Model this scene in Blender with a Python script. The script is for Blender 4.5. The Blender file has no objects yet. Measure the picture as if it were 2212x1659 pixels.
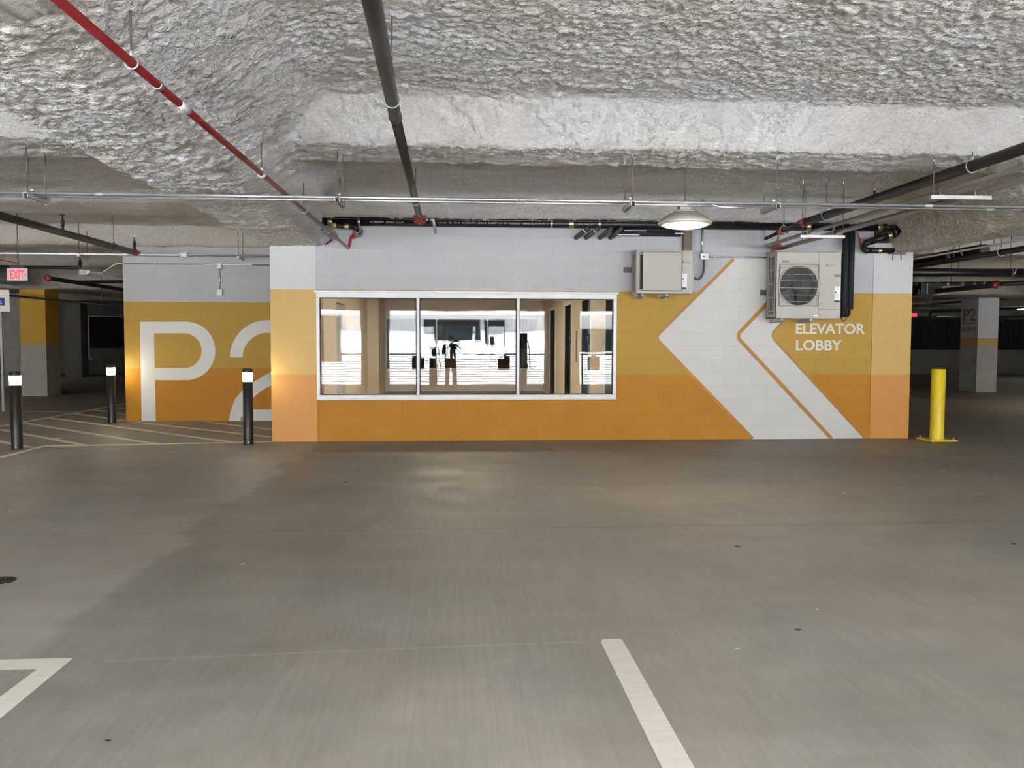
import bpy, bmesh, math, random
import numpy as np
from mathutils import Vector, Matrix

random.seed(7)
C = bpy.context.scene.collection
PI = math.pi

# ------------------------------------------------------------------ camera
IW, IH = 2212, 1659
F, YAW, PITCH, ROLL, CH = 1790.0, .0678, .0525, .0027, 1.5

def cam_rot():
    cy, sy, cp, sp, cr, sr = math.cos(YAW), math.sin(YAW), math.cos(PITCH), math.sin(PITCH), math.cos(ROLL), math.sin(ROLL)
    Bs = Matrix(((1, 0, 0), (0, 0, -1), (0, 1, 0)))
    Rz = Matrix(((cy, sy, 0), (-sy, cy, 0), (0, 0, 1)))
    Rx = Matrix(((1, 0, 0), (0, cp, sp), (0, -sp, cp)))
    Rr = Matrix(((cr, -sr, 0), (sr, cr, 0), (0, 0, 1)))
    return Rz @ Rx @ Bs @ Rr
RC = cam_rot()

def ray(px, py):
    return RC @ Vector(((px - IW / 2) / F, (IH / 2 - py) / F, -1))
def P(px, py, d):
    v = ray(px, py)
    return Vector((0, 0, CH)) + v * (d / v.y)
def G(px, py, z=0.0):
    v = ray(px, py)
    return Vector((0, 0, CH)) + v * ((z - CH) / v.z)

cd = bpy.data.cameras.new('camera')
cam = bpy.data.objects.new('camera', cd)
C.objects.link(cam)
cam.matrix_world = Matrix.Translation((0, 0, CH)) @ RC.to_4x4()
cd.sensor_fit = 'HORIZONTAL'
cd.sensor_width = 36.0
cd.lens = F * 36.0 / IW
cd.clip_start = .05
cd.clip_end = 300
bpy.context.scene.camera = cam

# ------------------------------------------------------------------ materials
MATS = {}
def nodes_of(name):
    m = bpy.data.materials.new(name)
    m.use_nodes = True
    nt = m.node_tree
    b = nt.nodes['Principled BSDF']
    MATS[name] = m
    return m, nt, b

def mat(name, col, rough=.5, metal=0., vary=.06, vscale=6., bump=0., bscale=60., spec=.5, emit=None, estr=0., stretch=None):
    m, nt, b = nodes_of(name)
    N, L = nt.nodes, nt.links
    b.inputs['Roughness'].default_value = rough
    b.inputs['Metallic'].default_value = metal
    b.inputs['Specular IOR Level'].default_value = spec
    geo = N.new('ShaderNodeNewGeometry')
    mp = N.new('ShaderNodeMapping')
    L.new(geo.outputs['Position'], mp.inputs['Vector'])
    if stretch:
        mp.inputs['Scale'].default_value = stretch
    n = N.new('ShaderNodeTexNoise')
    n.inputs['Scale'].default_value = vscale
    n.inputs['Detail'].default_value = 2
    L.new(mp.outputs[0], n.inputs['Vector'])
    mx = N.new('ShaderNodeMix'); mx.data_type = 'RGBA'
    mx.inputs[6].default_value = (*[max(0, c * (1 - vary)) for c in col], 1)
    mx.inputs[7].default_value = (*[min(1, c * (1 + vary)) for c in col], 1)
    L.new(n.outputs['Fac'], mx.inputs[0])
    L.new(mx.outputs[2], b.inputs['Base Color'])
    if bump:
        n2 = N.new('ShaderNodeTexNoise')
        n2.inputs['Scale'].default_value = bscale
        n2.inputs['Detail'].default_value = 2
        L.new(mp.outputs[0], n2.inputs['Vector'])
        bp = N.new('ShaderNodeBump')
        bp.inputs['Strength'].default_value = bump
        bp.inputs['Distance'].default_value = .01
        L.new(n2.outputs['Fac'], bp.inputs['Height'])
        L.new(bp.outputs[0], b.inputs['Normal'])
    if emit:
        b.inputs['Emission Color'].default_value = (*emit, 1)
        b.inputs['Emission Strength'].default_value = estr
    return m

def block_mat(name, col, vary=.05):
    """painted concrete block: shallow mortar joints and pores"""
    m, nt, b = nodes_of(name)
    N, L = nt.nodes, nt.links
    b.inputs['Roughness'].default_value = .6; b.inputs['Specular IOR Level'].default_value = .22
    geo = N.new('ShaderNodeNewGeometry')
    sp = N.new('ShaderNodeSeparateXYZ'); L.new(geo.outputs['Position'], sp.inputs[0])
    ad = N.new('ShaderNodeMath'); ad.operation = 'ADD'
    L.new(sp.outputs['X'], ad.inputs[0]); L.new(sp.outputs['Y'], ad.inputs[1])
    cb = N.new('ShaderNodeCombineXYZ'); L.new(ad.outputs[0], cb.inputs['X']); L.new(sp.outputs['Z'], cb.inputs['Y'])
    br = N.new('ShaderNodeTexBrick')
    br.inputs['Scale'].default_value = 1
    br.inputs['Brick Width'].default_value = .406
    br.inputs['Row Height'].default_value = .203
    br.inputs['Mortar Size'].default_value = .0035
    br.inputs['Mortar Smooth'].default_value = .4
    br.inputs['Color1'].default_value = (1, 1, 1, 1); br.inputs['Color2'].default_value = (.97, .97, .97, 1)
    br.inputs['Mortar'].default_value = (.90, .90, .90, 1)
    L.new(cb.outputs[0], br.inputs['Vector'])
    n = N.new('ShaderNodeTexNoise'); n.inputs['Scale'].default_value = 3.5; n.inputs['Detail'].default_value = 2
    L.new(geo.outputs['Position'], n.inputs['Vector'])
    mx = N.new('ShaderNodeMix'); mx.data_type = 'RGBA'
    mx.inputs[6].default_value = (*[c * (1 - vary) for c in col], 1)
    mx.inputs[7].default_value = (*[min(1, c * (1 + vary)) for c in col], 1)
    L.new(n.outputs['Fac'], mx.inputs[0])
    ml = N.new('ShaderNodeMix'); ml.data_type = 'RGBA'; ml.blend_type = 'MULTIPLY'; ml.inputs[0].default_value = 1
    L.new(mx.outputs[2], ml.inputs[6]); L.new(br.outputs['Color'], ml.inputs[7])
    L.new(ml.outputs[2], b.inputs['Base Color'])
    n2 = N.new('ShaderNodeTexNoise'); n2.inputs['Scale'].default_value = 70; n2.inputs['Detail'].default_value = 1
    L.new(geo.outputs['Position'], n2.inputs['Vector'])
    m1 = N.new('ShaderNodeMath'); m1.operation = 'MULTIPLY'; m1.inputs[1].default_value = .35
    L.new(n2.outputs['Fac'], m1.inputs[0])
    sb = N.new('ShaderNodeMath'); sb.operation = 'SUBTRACT'
    L.new(m1.outputs[0], sb.inputs[0]); L.new(br.outputs['Fac'], sb.inputs[1])
    bp = N.new('ShaderNodeBump'); bp.inputs['Strength'].default_value = .45; bp.inputs['Distance'].default_value = .006
    L.new(sb.outputs[0], bp.inputs['Height']); L.new(bp.outputs[0], b.inputs['Normal'])
    return m

def foam_mat():
    m, nt, b = nodes_of('spray_foam')
    N, L = nt.nodes, nt.links
    b.inputs['Roughness'].default_value = .9
    b.inputs['Specular IOR Level'].default_value = .15
    geo = N.new('ShaderNodeNewGeometry')
    n = N.new('ShaderNodeTexNoise'); n.inputs['Scale'].default_value = 1.1; n.inputs['Detail'].default_value = 2
    L.new(geo.outputs['Position'], n.inputs['Vector'])
    cr = N.new('ShaderNodeValToRGB')
    cr.color_ramp.elements[0].position = .40; cr.color_ramp.elements[0].color = (.87, .85, .815, 1)
    cr.color_ramp.elements[1].position = .62; cr.color_ramp.elements[1].color = (.92, .92, .92, 1)
    L.new(n.outputs['Fac'], cr.inputs[0])
    mp = N.new('ShaderNodeMapping'); mp.inputs['Scale'].default_value = (.6, 1, 1)
    L.new(geo.outputs['Position'], mp.inputs['Vector'])
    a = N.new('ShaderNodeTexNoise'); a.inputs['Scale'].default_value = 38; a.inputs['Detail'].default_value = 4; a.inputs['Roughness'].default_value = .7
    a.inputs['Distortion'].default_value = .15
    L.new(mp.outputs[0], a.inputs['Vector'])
    # tan foam colour over the right-hand girder and deeper in the garage
    sp = N.new('ShaderNodeSeparateXYZ'); L.new(geo.outputs['Position'], sp.inputs[0])
    def mr(v, a0, a1):
        k = N.new('ShaderNodeMapRange'); k.inputs['From Min'].default_value = a0; k.inputs['From Max'].default_value = a1; L.new(v, k.inputs['Value']); return k.outputs[0]
    mxm = N.new('ShaderNodeMath'); mxm.operation = 'MAXIMUM'
    L.new(mr(sp.outputs['X'], 4.9, 6.1), mxm.inputs[0]); L.new(mr(sp.outputs['Y'], 12.5, 17), mxm.inputs[1])
    tan_fac = N.new('ShaderNodeMath'); tan_fac.operation = 'MULTIPLY'; L.new(mxm.outputs[0], tan_fac.inputs[0])
    L.new(mr(n.outputs['Fac'], .75, .35), tan_fac.inputs[1])
    tan_mix = N.new('ShaderNodeMix'); tan_mix.data_type = 'RGBA'; tan_mix.inputs[7].default_value = (.74, .66, .53, 1)
    L.new(tan_fac.outputs[0], tan_mix.inputs[0]); L.new(cr.outputs[0], tan_mix.inputs[6])
    gr_ = N.new('ShaderNodeMix'); gr_.data_type = 'RGBA'; gr_.blend_type = 'MULTIPLY'; gr_.inputs[0].default_value = 1
    gr2 = N.new('ShaderNodeValToRGB'); gr2.color_ramp.elements[0].position = .36; gr2.color_ramp.elements[0].color = (.86, .85, .83, 1); gr2.color_ramp.elements[1].position = .52  # hollows of the foam grain darkened in the colour, as crevice shade
    L.new(a.outputs['Fac'], gr2.inputs[0]); L.new(tan_mix.outputs[2], gr_.inputs[6]); L.new(gr2.outputs[0], gr_.inputs[7])
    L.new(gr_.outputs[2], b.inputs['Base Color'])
    bp = N.new('ShaderNodeBump'); bp.inputs['Strength'].default_value = 1.0; bp.inputs['Distance'].default_value = .055
    L.new(a.outputs['Fac'], bp.inputs['Height'])
    L.new(bp.outputs[0], b.inputs['Normal'])
    return m

def floor_mat():
    m, nt, b = nodes_of('floor_concrete')
    N, L = nt.nodes, nt.links
    geo = N.new('ShaderNodeNewGeometry')
    pos = geo.outputs['Position']
    sp = N.new('ShaderNodeSeparateXYZ'); L.new(pos, sp.inputs[0])
    def math_(op, a, bb=None, c=None):
        k = N.new('ShaderNodeMath'); k.operation = op
        for i, v in enumerate((a, bb, c)):
            if v is None: continue
            if isinstance(v, (int, float)): k.inputs[i].default_value = v
            else: L.new(v, k.inputs[i])
        return k.outputs[0]
    def noise(scale, det=5, st=(1, 1, 1), rough=.55, dist=0.):
        mp = N.new('ShaderNodeMapping'); mp.inputs['Scale'].default_value = st; L.new(pos, mp.inputs['Vector'])
        n = N.new('ShaderNodeTexNoise'); n.inputs['Scale'].default_value = scale; n.inputs['Detail'].default_value = det
        n.inputs['Roughness'].default_value = rough; n.inputs['Distortion'].default_value = dist
        L.new(mp.outputs[0], n.inputs['Vector']); return n.outputs['Fac']
    def ramp(v, a, b_, va=0., vb=1.):
        k = N.new('ShaderNodeMapRange'); k.interpolation_type = 'SMOOTHSTEP'
        k.inputs['From Min'].default_value = a; k.inputs['From Max'].default_value = b_
        k.inputs['To Min'].default_value = va; k.inputs['To Max'].default_value = vb
        L.new(v, k.inputs['Value']); return k.outputs[0]
    big = noise(.55, 4, rough=.6)
    mid = noise(2.6, 5, (1, .8, 1), .65, .4)
    streak = noise(9, 3, (5.0, .18, 1), .7)          # broom lines running away from the bay
    fine = noise(160, 1)
    blotch = noise(1.3, 5, (.45, 2.2, 1), .6)
    # value multiplier
    v = math_('ADD', ramp(big, .3, .7, -.10, .10), ramp(mid, .3, .7, -.08, .08))
    v = math_('ADD', v, ramp(streak, .3, .7, -.055, .055))
    v = math_('ADD', v, ramp(blotch, .3, .72, -.05, .04))
    v = math_('ADD', v, ramp(fine, .3, .7, -.05, .05))
    # edge of an old sealer coat, running along the bay at x = -1.9
    wob = math_('MULTIPLY', math_('SUBTRACT', noise(1.1, 5, (1, .8, 1)), .5), 1.1)
    xe = math_('ADD', sp.outputs['X'], wob)
    edge = ramp(xe, -2.12, -1.97)
    fade = ramp(xe, -1.9, 1.6, 1., .25)
    v = math_('SUBTRACT', v, math_('MULTIPLY', math_('MULTIPLY', edge, fade), .20))
    v = math_('ADD', v, math_('MULTIPLY', ramp(xe, -2.9, -2.1), math_('SUBTRACT', .05, math_('MULTIPLY', edge, .05))))
    # saw-cut joint across the bay
    jy = math_('ABSOLUTE', math_('ADD', math_('SUBTRACT', sp.outputs['Y'], 6.55), math_('MULTIPLY', math_('SUBTRACT', noise(.8, 3), .5), .05)))
    v = math_('SUBTRACT', v, math_('MULTIPLY', ramp(jy, .006, .018, 1, 0), .22))
    # chalk snap line
    cy = math_('ABSOLUTE', math_('SUBTRACT', sp.outputs['Y'], math_('ADD', 4.0, math_('MULTIPLY', sp.outputs['X'], .05))))
    cm = math_('MULTIPLY', ramp(cy, .004, .016, 1, 0), math_('MULTIPLY', ramp(sp.outputs['X'], -1.75, -1.5), ramp(sp.outputs['X'], .5, .9, 1, 0)))
    v = math_('ADD', v, math_('MULTIPLY', cm, .16))
    # pale scuffs left of the middle
    sc = ramp(noise(14, 4, (3.5, .35, 1), .6), .60, .72)
    dx = math_('ABSOLUTE', math_('ADD', sp.outputs['X'], .55)); dy = math_('ABSOLUTE', math_('SUBTRACT', sp.outputs['Y'], 4.6))
    area = math_('MULTIPLY', ramp(dx, .5, 1.3, 1, 0), ramp(dy, .5, 1.6, 1, 0))
    v = math_('ADD', v, math_('MULTIPLY', math_('MULTIPLY', sc, area), .16))
    # dark oil spots
    oil = ramp(noise(3.4, 2, (1, 1, 1), .4), .735, .80)
    v = math_('SUBTRACT', v, math_('MULTIPLY', oil, .16))
    hue = noise(.8, 3)
    mx = N.new('ShaderNodeMix'); mx.data_type = 'RGBA'
    mx.inputs[6].default_value = (.318, .296, .262, 1); mx.inputs[7].default_value = (.312, .302, .276, 1)
    L.new(ramp(hue, .35, .65), mx.inputs[0])
    sc_ = N.new('ShaderNodeVectorMath'); sc_.operation = 'SCALE'
    L.new(mx.outputs[2], sc_.inputs[0]); L.new(math_('ADD', v, 1.0), sc_.inputs['Scale'])
    L.new(sc_.outputs[0], b.inputs['Base Color'])
    L.new(ramp(mid, .3, .7, .5, .66), b.inputs['Roughness'])
    b.inputs['Specular IOR Level'].default_value = .35
    bp = N.new('ShaderNodeBump'); bp.inputs['Strength'].default_value = .25; bp.inputs['Distance'].default_value = .004
    L.new(math_('ADD', math_('MULTIPLY', fine, .5), streak), bp.inputs['Height']); L.new(bp.outputs[0], b.inputs['Normal'])
    return m

def glass_mat(name, refl, tint=(.93, .96, .95)):
    m, nt, b = nodes_of(name)
    N, L = nt.nodes, nt.links
    N.remove(b)
    out = N['Material Output']
    g = N.new('ShaderNodeBsdfGlossy'); g.inputs['Roughness'].default_value = 0.0
    g.inputs['Color'].default_value = (.95, .98, 1, 1)
    t = N.new('ShaderNodeBsdfTransparent'); t.inputs['Color'].default_value = (*tint, 1)
    lw = N.new('ShaderNodeFresnel'); lw.inputs['IOR'].default_value = 1.5
    ad = N.new('ShaderNodeMath'); ad.operation = 'ADD'; ad.use_clamp = True; ad.inputs[1].default_value = refl
    L.new(lw.outputs[0], ad.inputs[0])
    # slight roller waviness of the pane
    geo = N.new('ShaderNodeNewGeometry')
    n = N.new('ShaderNodeTexNoise'); n.inputs['Scale'].default_value = 1.3; n.inputs['Detail'].default_value = 1
    L.new(geo.outputs['Position'], n.inputs['Vector'])
    bp = N.new('ShaderNodeBump'); bp.inputs['Strength'].default_value = .06; bp.inputs['Distance'].default_value = .012
    L.new(n.outputs['Fac'], bp.inputs['Height']); L.new(bp.outputs[0], g.inputs['Normal'])
    mx = N.new('ShaderNodeMixShader')
    L.new(ad.outputs[0], mx.inputs[0]); L.new(t.outputs[0], mx.inputs[1]); L.new(g.outputs[0], mx.inputs[2])
    L.new(mx.outputs[0], out.inputs['Surface'])
    return m

WHITE = (.425, .43, .447); YEL = (.430, .266, .052); ORA = (.440, .198, .017)
block_mat('block_white', WHITE); block_mat('block_yellow', YEL); block_mat('block_orange', ORA)
block_mat('block_chevron', (.575, .572, .556), .03)
mat('stripe_paint_orange', (.385, .170, .022), .5, vary=.05, bump=.2, bscale=80)
mat('column_white', (.50, .505, .522), .55, vary=.03, bump=.15, bscale=40)
mat('column_yellow', (.51, .325, .086), .5, vary=.06, vscale=9, bump=.15, bscale=40)
mat('column_orange', (.515, .226, .034), .5, vary=.06, vscale=9, bump=.15, bscale=40)
mat('dark_yellow', (.56, .32, .030), .55, vary=.05, bump=.2, bscale=40)
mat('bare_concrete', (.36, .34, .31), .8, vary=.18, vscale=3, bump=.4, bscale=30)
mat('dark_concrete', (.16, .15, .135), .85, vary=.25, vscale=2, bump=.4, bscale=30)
mat('black_mesh', (.012, .013, .014), .85, vary=.3, vscale=20)
foam_mat(); floor_mat()
mat('alu', (.49, .49, .50), .4, .2, vary=.03, bump=.05)
mat('gasket', (.02, .02, .02), .6)
mat('emt', (.60, .61, .63), .22, .7, vary=.02, vscale=3)
mat('galv', (.42, .43, .43), .45, .5, vary=.2, vscale=25, bump=.1, bscale=90)
mat('rod_steel', (.10, .098, .095), .55, .15, vary=.2, vscale=30)
mat('red_pipe', (.17, .012, .014), .38, vary=.2, vscale=12, bump=.05)
mat('red_fitting', (.30, .022, .018), .45, vary=.2, vscale=20, bump=.15)
mat('dark_pipe', (.030, .024, .020), .45, .1, spec=.3, vary=.35, vscale=5, bump=.1, bscale=60, stretch=(6, .4, 6))
mat('black_pipe', (.018, .017, .017), .42, vary=.4, vscale=8, bump=.1)
mat('brown_steel', (.26, .235, .205), .42, .5, vary=.18, vscale=6, stretch=(6, .5, 6))
mat('cast_iron', (.010, .010, .012), .38, vary=.4, vscale=10, bump=.15, bscale=50)
mat('insulation', (.012, .014, .020), .75, vary=.4, vscale=14, bump=.3, bscale=50)
mat('insulation_grey', (.045, .046, .050), .75, vary=.3, vscale=14, bump=.2, bscale=50)
mat('brass_band', (.55, .44, .22), .3, .9, vary=.15, vscale=30)
mat('steel_band', (.46, .46, .45), .3, .9, vary=.1, vscale=30)
mat('pipe_print', (.42, .42, .42), .6)
mat('ac_beige', (.40, .388, .353), .42, vary=.03, vscale=4, bump=.04)
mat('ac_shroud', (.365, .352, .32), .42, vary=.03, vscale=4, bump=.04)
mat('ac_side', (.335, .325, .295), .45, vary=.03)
mat('ac_dark', (.03, .03, .03), .6, vary=.3)
mat('ac_coil', (.035, .035, .034), .45, .4, vary=.4, vscale=3, stretch=(60, 1, 1))
mat('ac_grey', (.17, .165, .155), .5)
mat('ac_wire', (.58, .57, .53), .4, vary=.03)
mat('label_white', (.85, .86, .88), .4, vary=.02)
mat('label_black', (.015, .015, .015), .4)
mat('print_grey', (.45, .46, .48), .5)
mat('line_cover', (.115, .085, .050), .5, vary=.1)
mat('lamp_body', (.50, .46, .41), .4, .3, vary=.05)
mat('lamp_lens', (.9, .85, .75), .3, emit=(1, .83, .58), estr=25.)
mat('fill_bay_lens', (.9, .88, .82), .3, emit=(1, .97, .93), estr=80.)  # glow of the lamps added near the viewer
mat('fill_warm_lens', (.9, .88, .82), .3, emit=(1, .80, .55), estr=45.)  # glow of the lamps added deeper in the garage
mat('bollard_black', (.012, .012, .012), .42, vary=.3, bump=.1)
mat('bollard_lens', (.9, .9, .85), .3, emit=(1, .86, .62), estr=26.)
mat('safety_yellow', (.74, .56, .022), .42, vary=.08, vscale=8, bump=.1)
mat('bolt_pale', (.60, .56, .40), .4, .3)
mat('white_line', (.66, .64, .58), .6, vary=.14, vscale=7, bump=.3, bscale=90, stretch=(1, 5, 1))
mat('worn_line', (.78, .71, .58), .65, vary=.18, vscale=5, bump=.3, bscale=90)
mat('faint_line', (.40, .38, .33), .7, vary=.2, vscale=5)
mat('lettering_white', (.61, .605, .585), .55, vary=.04, bump=.2, bscale=70)
mat('exit_face', (.52, .52, .56), .4)
mat('exit_red', (.6, .02, .02), .4, emit=(1, .03, .04), estr=.75)
mat('sign_white', (.85, .82, .70), .35, vary=.02)
mat('sign_blue', (.03, .07, .36), .35)
mat('sign_grey', (.55, .55, .47), .4)
mat('row_red', (.32, .075, .03), .6)
mat('strip_lamp', (.9, .9, .9), .4, emit=(1, .95, .85), estr=10.)
mat('white_conduit', (.85, .80, .70), .4, vary=.04)
mat('drain_iron', (.055, .05, .045), .5, .4, vary=.3, vscale=40, bump=.3)
mat('paper', (.85, .84, .82), .7)
mat('leaf_dark', (.05, .04, .03), .8)
mat('lobby_beige', (.66, .56, .43), .6, vary=.04, vscale=3)
mat('lobby_trim', (.80, .73, .60), .5, vary=.03)
mat('lobby_floor', (.085, .075, .065), .55, vary=.2, vscale=30)
mat('lobby_ceiling', (.62, .58, .52), .7)
mat('elevator_steel', (.24, .25, .28), .4, .15, vary=.1, vscale=3, stretch=(8, 8, .5))
mat('lobby_lamp', (.9, .9, .9), .4, emit=(1, .84, .62), estr=40.)
mat('stucco', (.80, .80, .80), .8, vary=.04, bump=.2, bscale=30)
mat('facade_grey', (.42, .43, .45), .8, vary=.06)
mat('dark_glazing', (.012, .016, .018), .08)
mat('asphalt', (.49, .50, .52), .85, vary=.15, vscale=20)
mat('rail_black', (.015, .015, .016), .4, .5)
mat('charger_dark', (.022, .022, .026), .4, vary=.2)
mat('skin', (.50, .30, .21), .55, vary=.05)
mat('hair', (.035, .022, .015), .55, vary=.3, vscale=60, bump=.4, bscale=90)
mat('shirt', (.025, .026, .032), .85, vary=.2, vscale=40, bump=.2)
mat('trousers', (.20, .16, .11), .85, vary=.15, vscale=30, bump=.2)
mat('shoe', (.05, .05, .05), .6)
mat('phone_black', (.01, .01, .011), .2)
glass_mat('window_glass', .014)

# ------------------------------------------------------------------ mesh helpers
class MB:
    def __init__(s):
        s.v, s.f, s.m, s.sm = [], [], [], []
        s.mats = []
    def mi(s, name):
        if name not in s.mats: s.mats.append(name)
        return s.mats.index(name)
    def add(s, vs, fs, mat=None, smooth=False):
        o = len(s.v); s.v += [tuple(p) for p in vs]
        k = s.mi(mat) if mat else 0
        for f in fs:
            s.f.append(tuple(i + o for i in f)); s.m.append(k); s.sm.append(smooth)
        return s
    def box(s, a, b, mat=None, bev=0.):
        x0, x1 = sorted((a[0], b[0])); y0, y1 = sorted((a[1], b[1])); z0, z1 = sorted((a[2], b[2]))
        if bev <= 0:
            vs = [(x, y, z) for z in (z0, z1) for y in (y0, y1) for x in (x0, x1)]
            return s.add(vs, [(0, 2, 3, 1), (4, 5, 7, 6), (0, 1, 5, 4), (2, 6, 7, 3), (0, 4, 6, 2), (1, 3, 7, 5)], mat)
        bm = bmesh.new()
        bmesh.ops.create_cube(bm, size=1)
        for v in bm.verts:
            v.co = Vector(((x0 + x1) / 2 + v.co.x * (x1 - x0), (y0 + y1) / 2 + v.co.y * (y1 - y0), (z0 + z1) / 2 + v.co.z * (z1 - z0)))
        bmesh.ops.bevel(bm, geom=list(bm.edges), offset=bev, segments=2, affect='EDGES', profile=.6)
        bm.verts.index_update()
        s.add([v.co.copy() for v in bm.verts], [tuple(v.index for v in f.verts) for f in bm.faces], mat)
        bm.free(); return s
    def tube(s, pts, r, mat=None, n=12, caps=True, closed=False):
        pts = [Vector(p) for p in pts]
        rs = r if isinstance(r, (list, tuple)) else [r] * len(pts)
        vs, fs = [], []
        K = len(pts)
        up = None
        for i, p in enumerate(pts):
            if closed: t = (pts[(i + 1) % K] - pts[i - 1])
            elif i == 0: t = pts[1] - p
            elif i == K - 1: t = p - pts[-2]
            else: t = (pts[i + 1] - p).normalized() + (p - pts[i - 1]).normalized()
            t.normalize()
            if up is None:
                up = t.orthogonal().normalized()
            else:
                up = (up - t * up.dot(t))
                up = up.normalized() if up.length > 1e-6 else t.orthogonal().normalized()
            w = t.cross(up)
            for k in range(n):
                a = 2 * PI * k / n
                vs.append(p + (up * math.cos(a) + w * math.sin(a)) * rs[i])
        for i in range(K if closed else K - 1):
            j = (i + 1) % K
            for k in range(n):
                fs.append((i * n + k, i * n + (k + 1) % n, j * n + (k + 1) % n, j * n + k))
        s.add(vs, fs, mat, True)
        if caps and not closed:
            o = len(s.v) - len(vs)
            kk = s.mi(mat) if mat else 0
            s.f.append(tuple(o + k for k in reversed(range(n)))); s.m.append(kk); s.sm.append(False)
            s.f.append(tuple(o + (K - 1) * n + k for k in range(n))); s.m.append(kk); s.sm.append(False)
        return s
    def cyl(s, a, b, r, mat=None, n=16): return s.tube([a, b], r, mat, n)
    def lathe(s, prof, c, axis=(0, 0, 1), mat=None, n=32, smooth=True):
        ax = Vector(axis).normalized(); u = ax.orthogonal().normalized(); w = ax.cross(u); c = Vector(c)
        vs, fs = [], []
        for r, h in prof:
            for k in range(n):
                a = 2 * PI * k / n
                vs.append(c + ax * h + (u * math.cos(a) + w * math.sin(a)) * max(r, 1e-5))
        for i in range(len(prof) - 1):
            for k in range(n):
                fs.append((i * n + k, i * n + (k + 1) % n, (i + 1) * n + (k + 1) % n, (i + 1) * n + k))
        s.add(vs, fs, mat, smooth); return s
    def sphere(s, c, r, mat=None, n=16, sq=(1, 1, 1)):
        prof = [(math.sin(PI * i / 10), -math.cos(PI * i / 10)) for i in range(11)]
        vs, fs = [], []
        for (rr, h) in prof:
            for k in range(n):
                a = 2 * PI * k / n
                vs.append((c[0] + r * sq[0] * rr * math.cos(a), c[1] + r * sq[1] * rr * math.sin(a), c[2] + r * sq[2] * h))
        for i in range(10):
            for k in range(n):
                fs.append((i * n + k, i * n + (k + 1) % n, (i + 1) * n + (k + 1) % n, (i + 1) * n + k))
        s.add(vs, fs, mat, True); return s
    def torus(s, c, R, r, axis=(0, 0, 1), mat=None, n=24, m=8):
        ax = Vector(axis).normalized(); u = ax.orthogonal().normalized(); w = ax.cross(u)
        pts = [Vector(c) + (u * math.cos(2 * PI * k / n) + w * math.sin(2 * PI * k / n)) * R for k in range(n)]
        return s.tube(pts, r, mat, m, closed=True)
    def prism(s, poly, off, mat=None):
        """poly: list of 3-D points in a plane; off: thickness vector"""
        n = len(poly); off = Vector(off)
        a = [Vector(p) for p in poly]
        vs = a + [p + off for p in a]
        fs = [tuple(range(n)), tuple(reversed(range(n, 2 * n)))] + [(i, i + n, (i + 1) % n + n, (i + 1) % n) for i in range(n)]
        return s.add(vs, fs, mat)
    def strip(s, A, B, off, mat=None):
        """ribbon between polylines A and B with thickness"""
        off = Vector(off); n = len(A)
        A = [Vector(p) for p in A]; B = [Vector(p) for p in B]
        vs = A + B + [p + off for p in A] + [p + off for p in B]
        fs = []
        for i in range(n - 1):
            fs.append((i, i + 1, n + i + 1, n + i))
            fs.append((2 * n + i, 3 * n + i, 3 * n + i + 1, 2 * n + i + 1))
            fs.append((i, 2 * n + i, 2 * n + i + 1, i + 1))
            fs.append((n + i, n + i + 1, 3 * n + i + 1, 3 * n + i))
        fs.append((0, n, 3 * n, 2 * n)); fs.append((n - 1, 3 * n - 1, 4 * n - 1, 2 * n - 1))
        return s.add(vs, fs, mat)
    def build(s, name, mat=None, parent=None, origin=None):
        me = bpy.data.meshes.new(name)
        o = bpy.data.objects.new(name, me)
        if parent is not None:
            org = Vector(parent['_w'])
        else:
            org = Vector(origin) if origin is not None else Vector((0, 0, 0))
        me.from_pydata([tuple(Vector(p) - org) for p in s.v], [], s.f)
        names = s.mats if s.mats else [mat]
        for nme in names: me.materials.append(MATS[nme])
        if s.mats: me.polygons.foreach_set('material_index', s.m)
        me.polygons.foreach_set('use_smooth', s.sm)
        me.update()
        bm = bmesh.new(); bm.from_mesh(me)
        bmesh.ops.recalc_face_normals(bm, faces=bm.faces)
        bm.to_mesh(me); bm.free()
        C.objects.link(o)
        o['_w'] = tuple(org)
        if parent is not None: o.parent = parent
        else: o.location = org
        return o

def tag(o, label, cat, group=None, kind=None):
    o['label'] = label; o['category'] = cat
    if group: o['group'] = group
    if kind: o['kind'] = kind
    return o
def thing(name, label, cat, loc, group=None, kind=None):
    o = bpy.data.objects.new(name, None)
    o.empty_display_size = .1
    C.objects.link(o); o.location = loc; o['_w'] = tuple(loc)
    return tag(o, label, cat, group, kind)
def struct(o, label=None, cat=None):
    o['kind'] = 'structure'
    if label: o['label'] = label; o['category'] = cat
    return o

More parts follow.
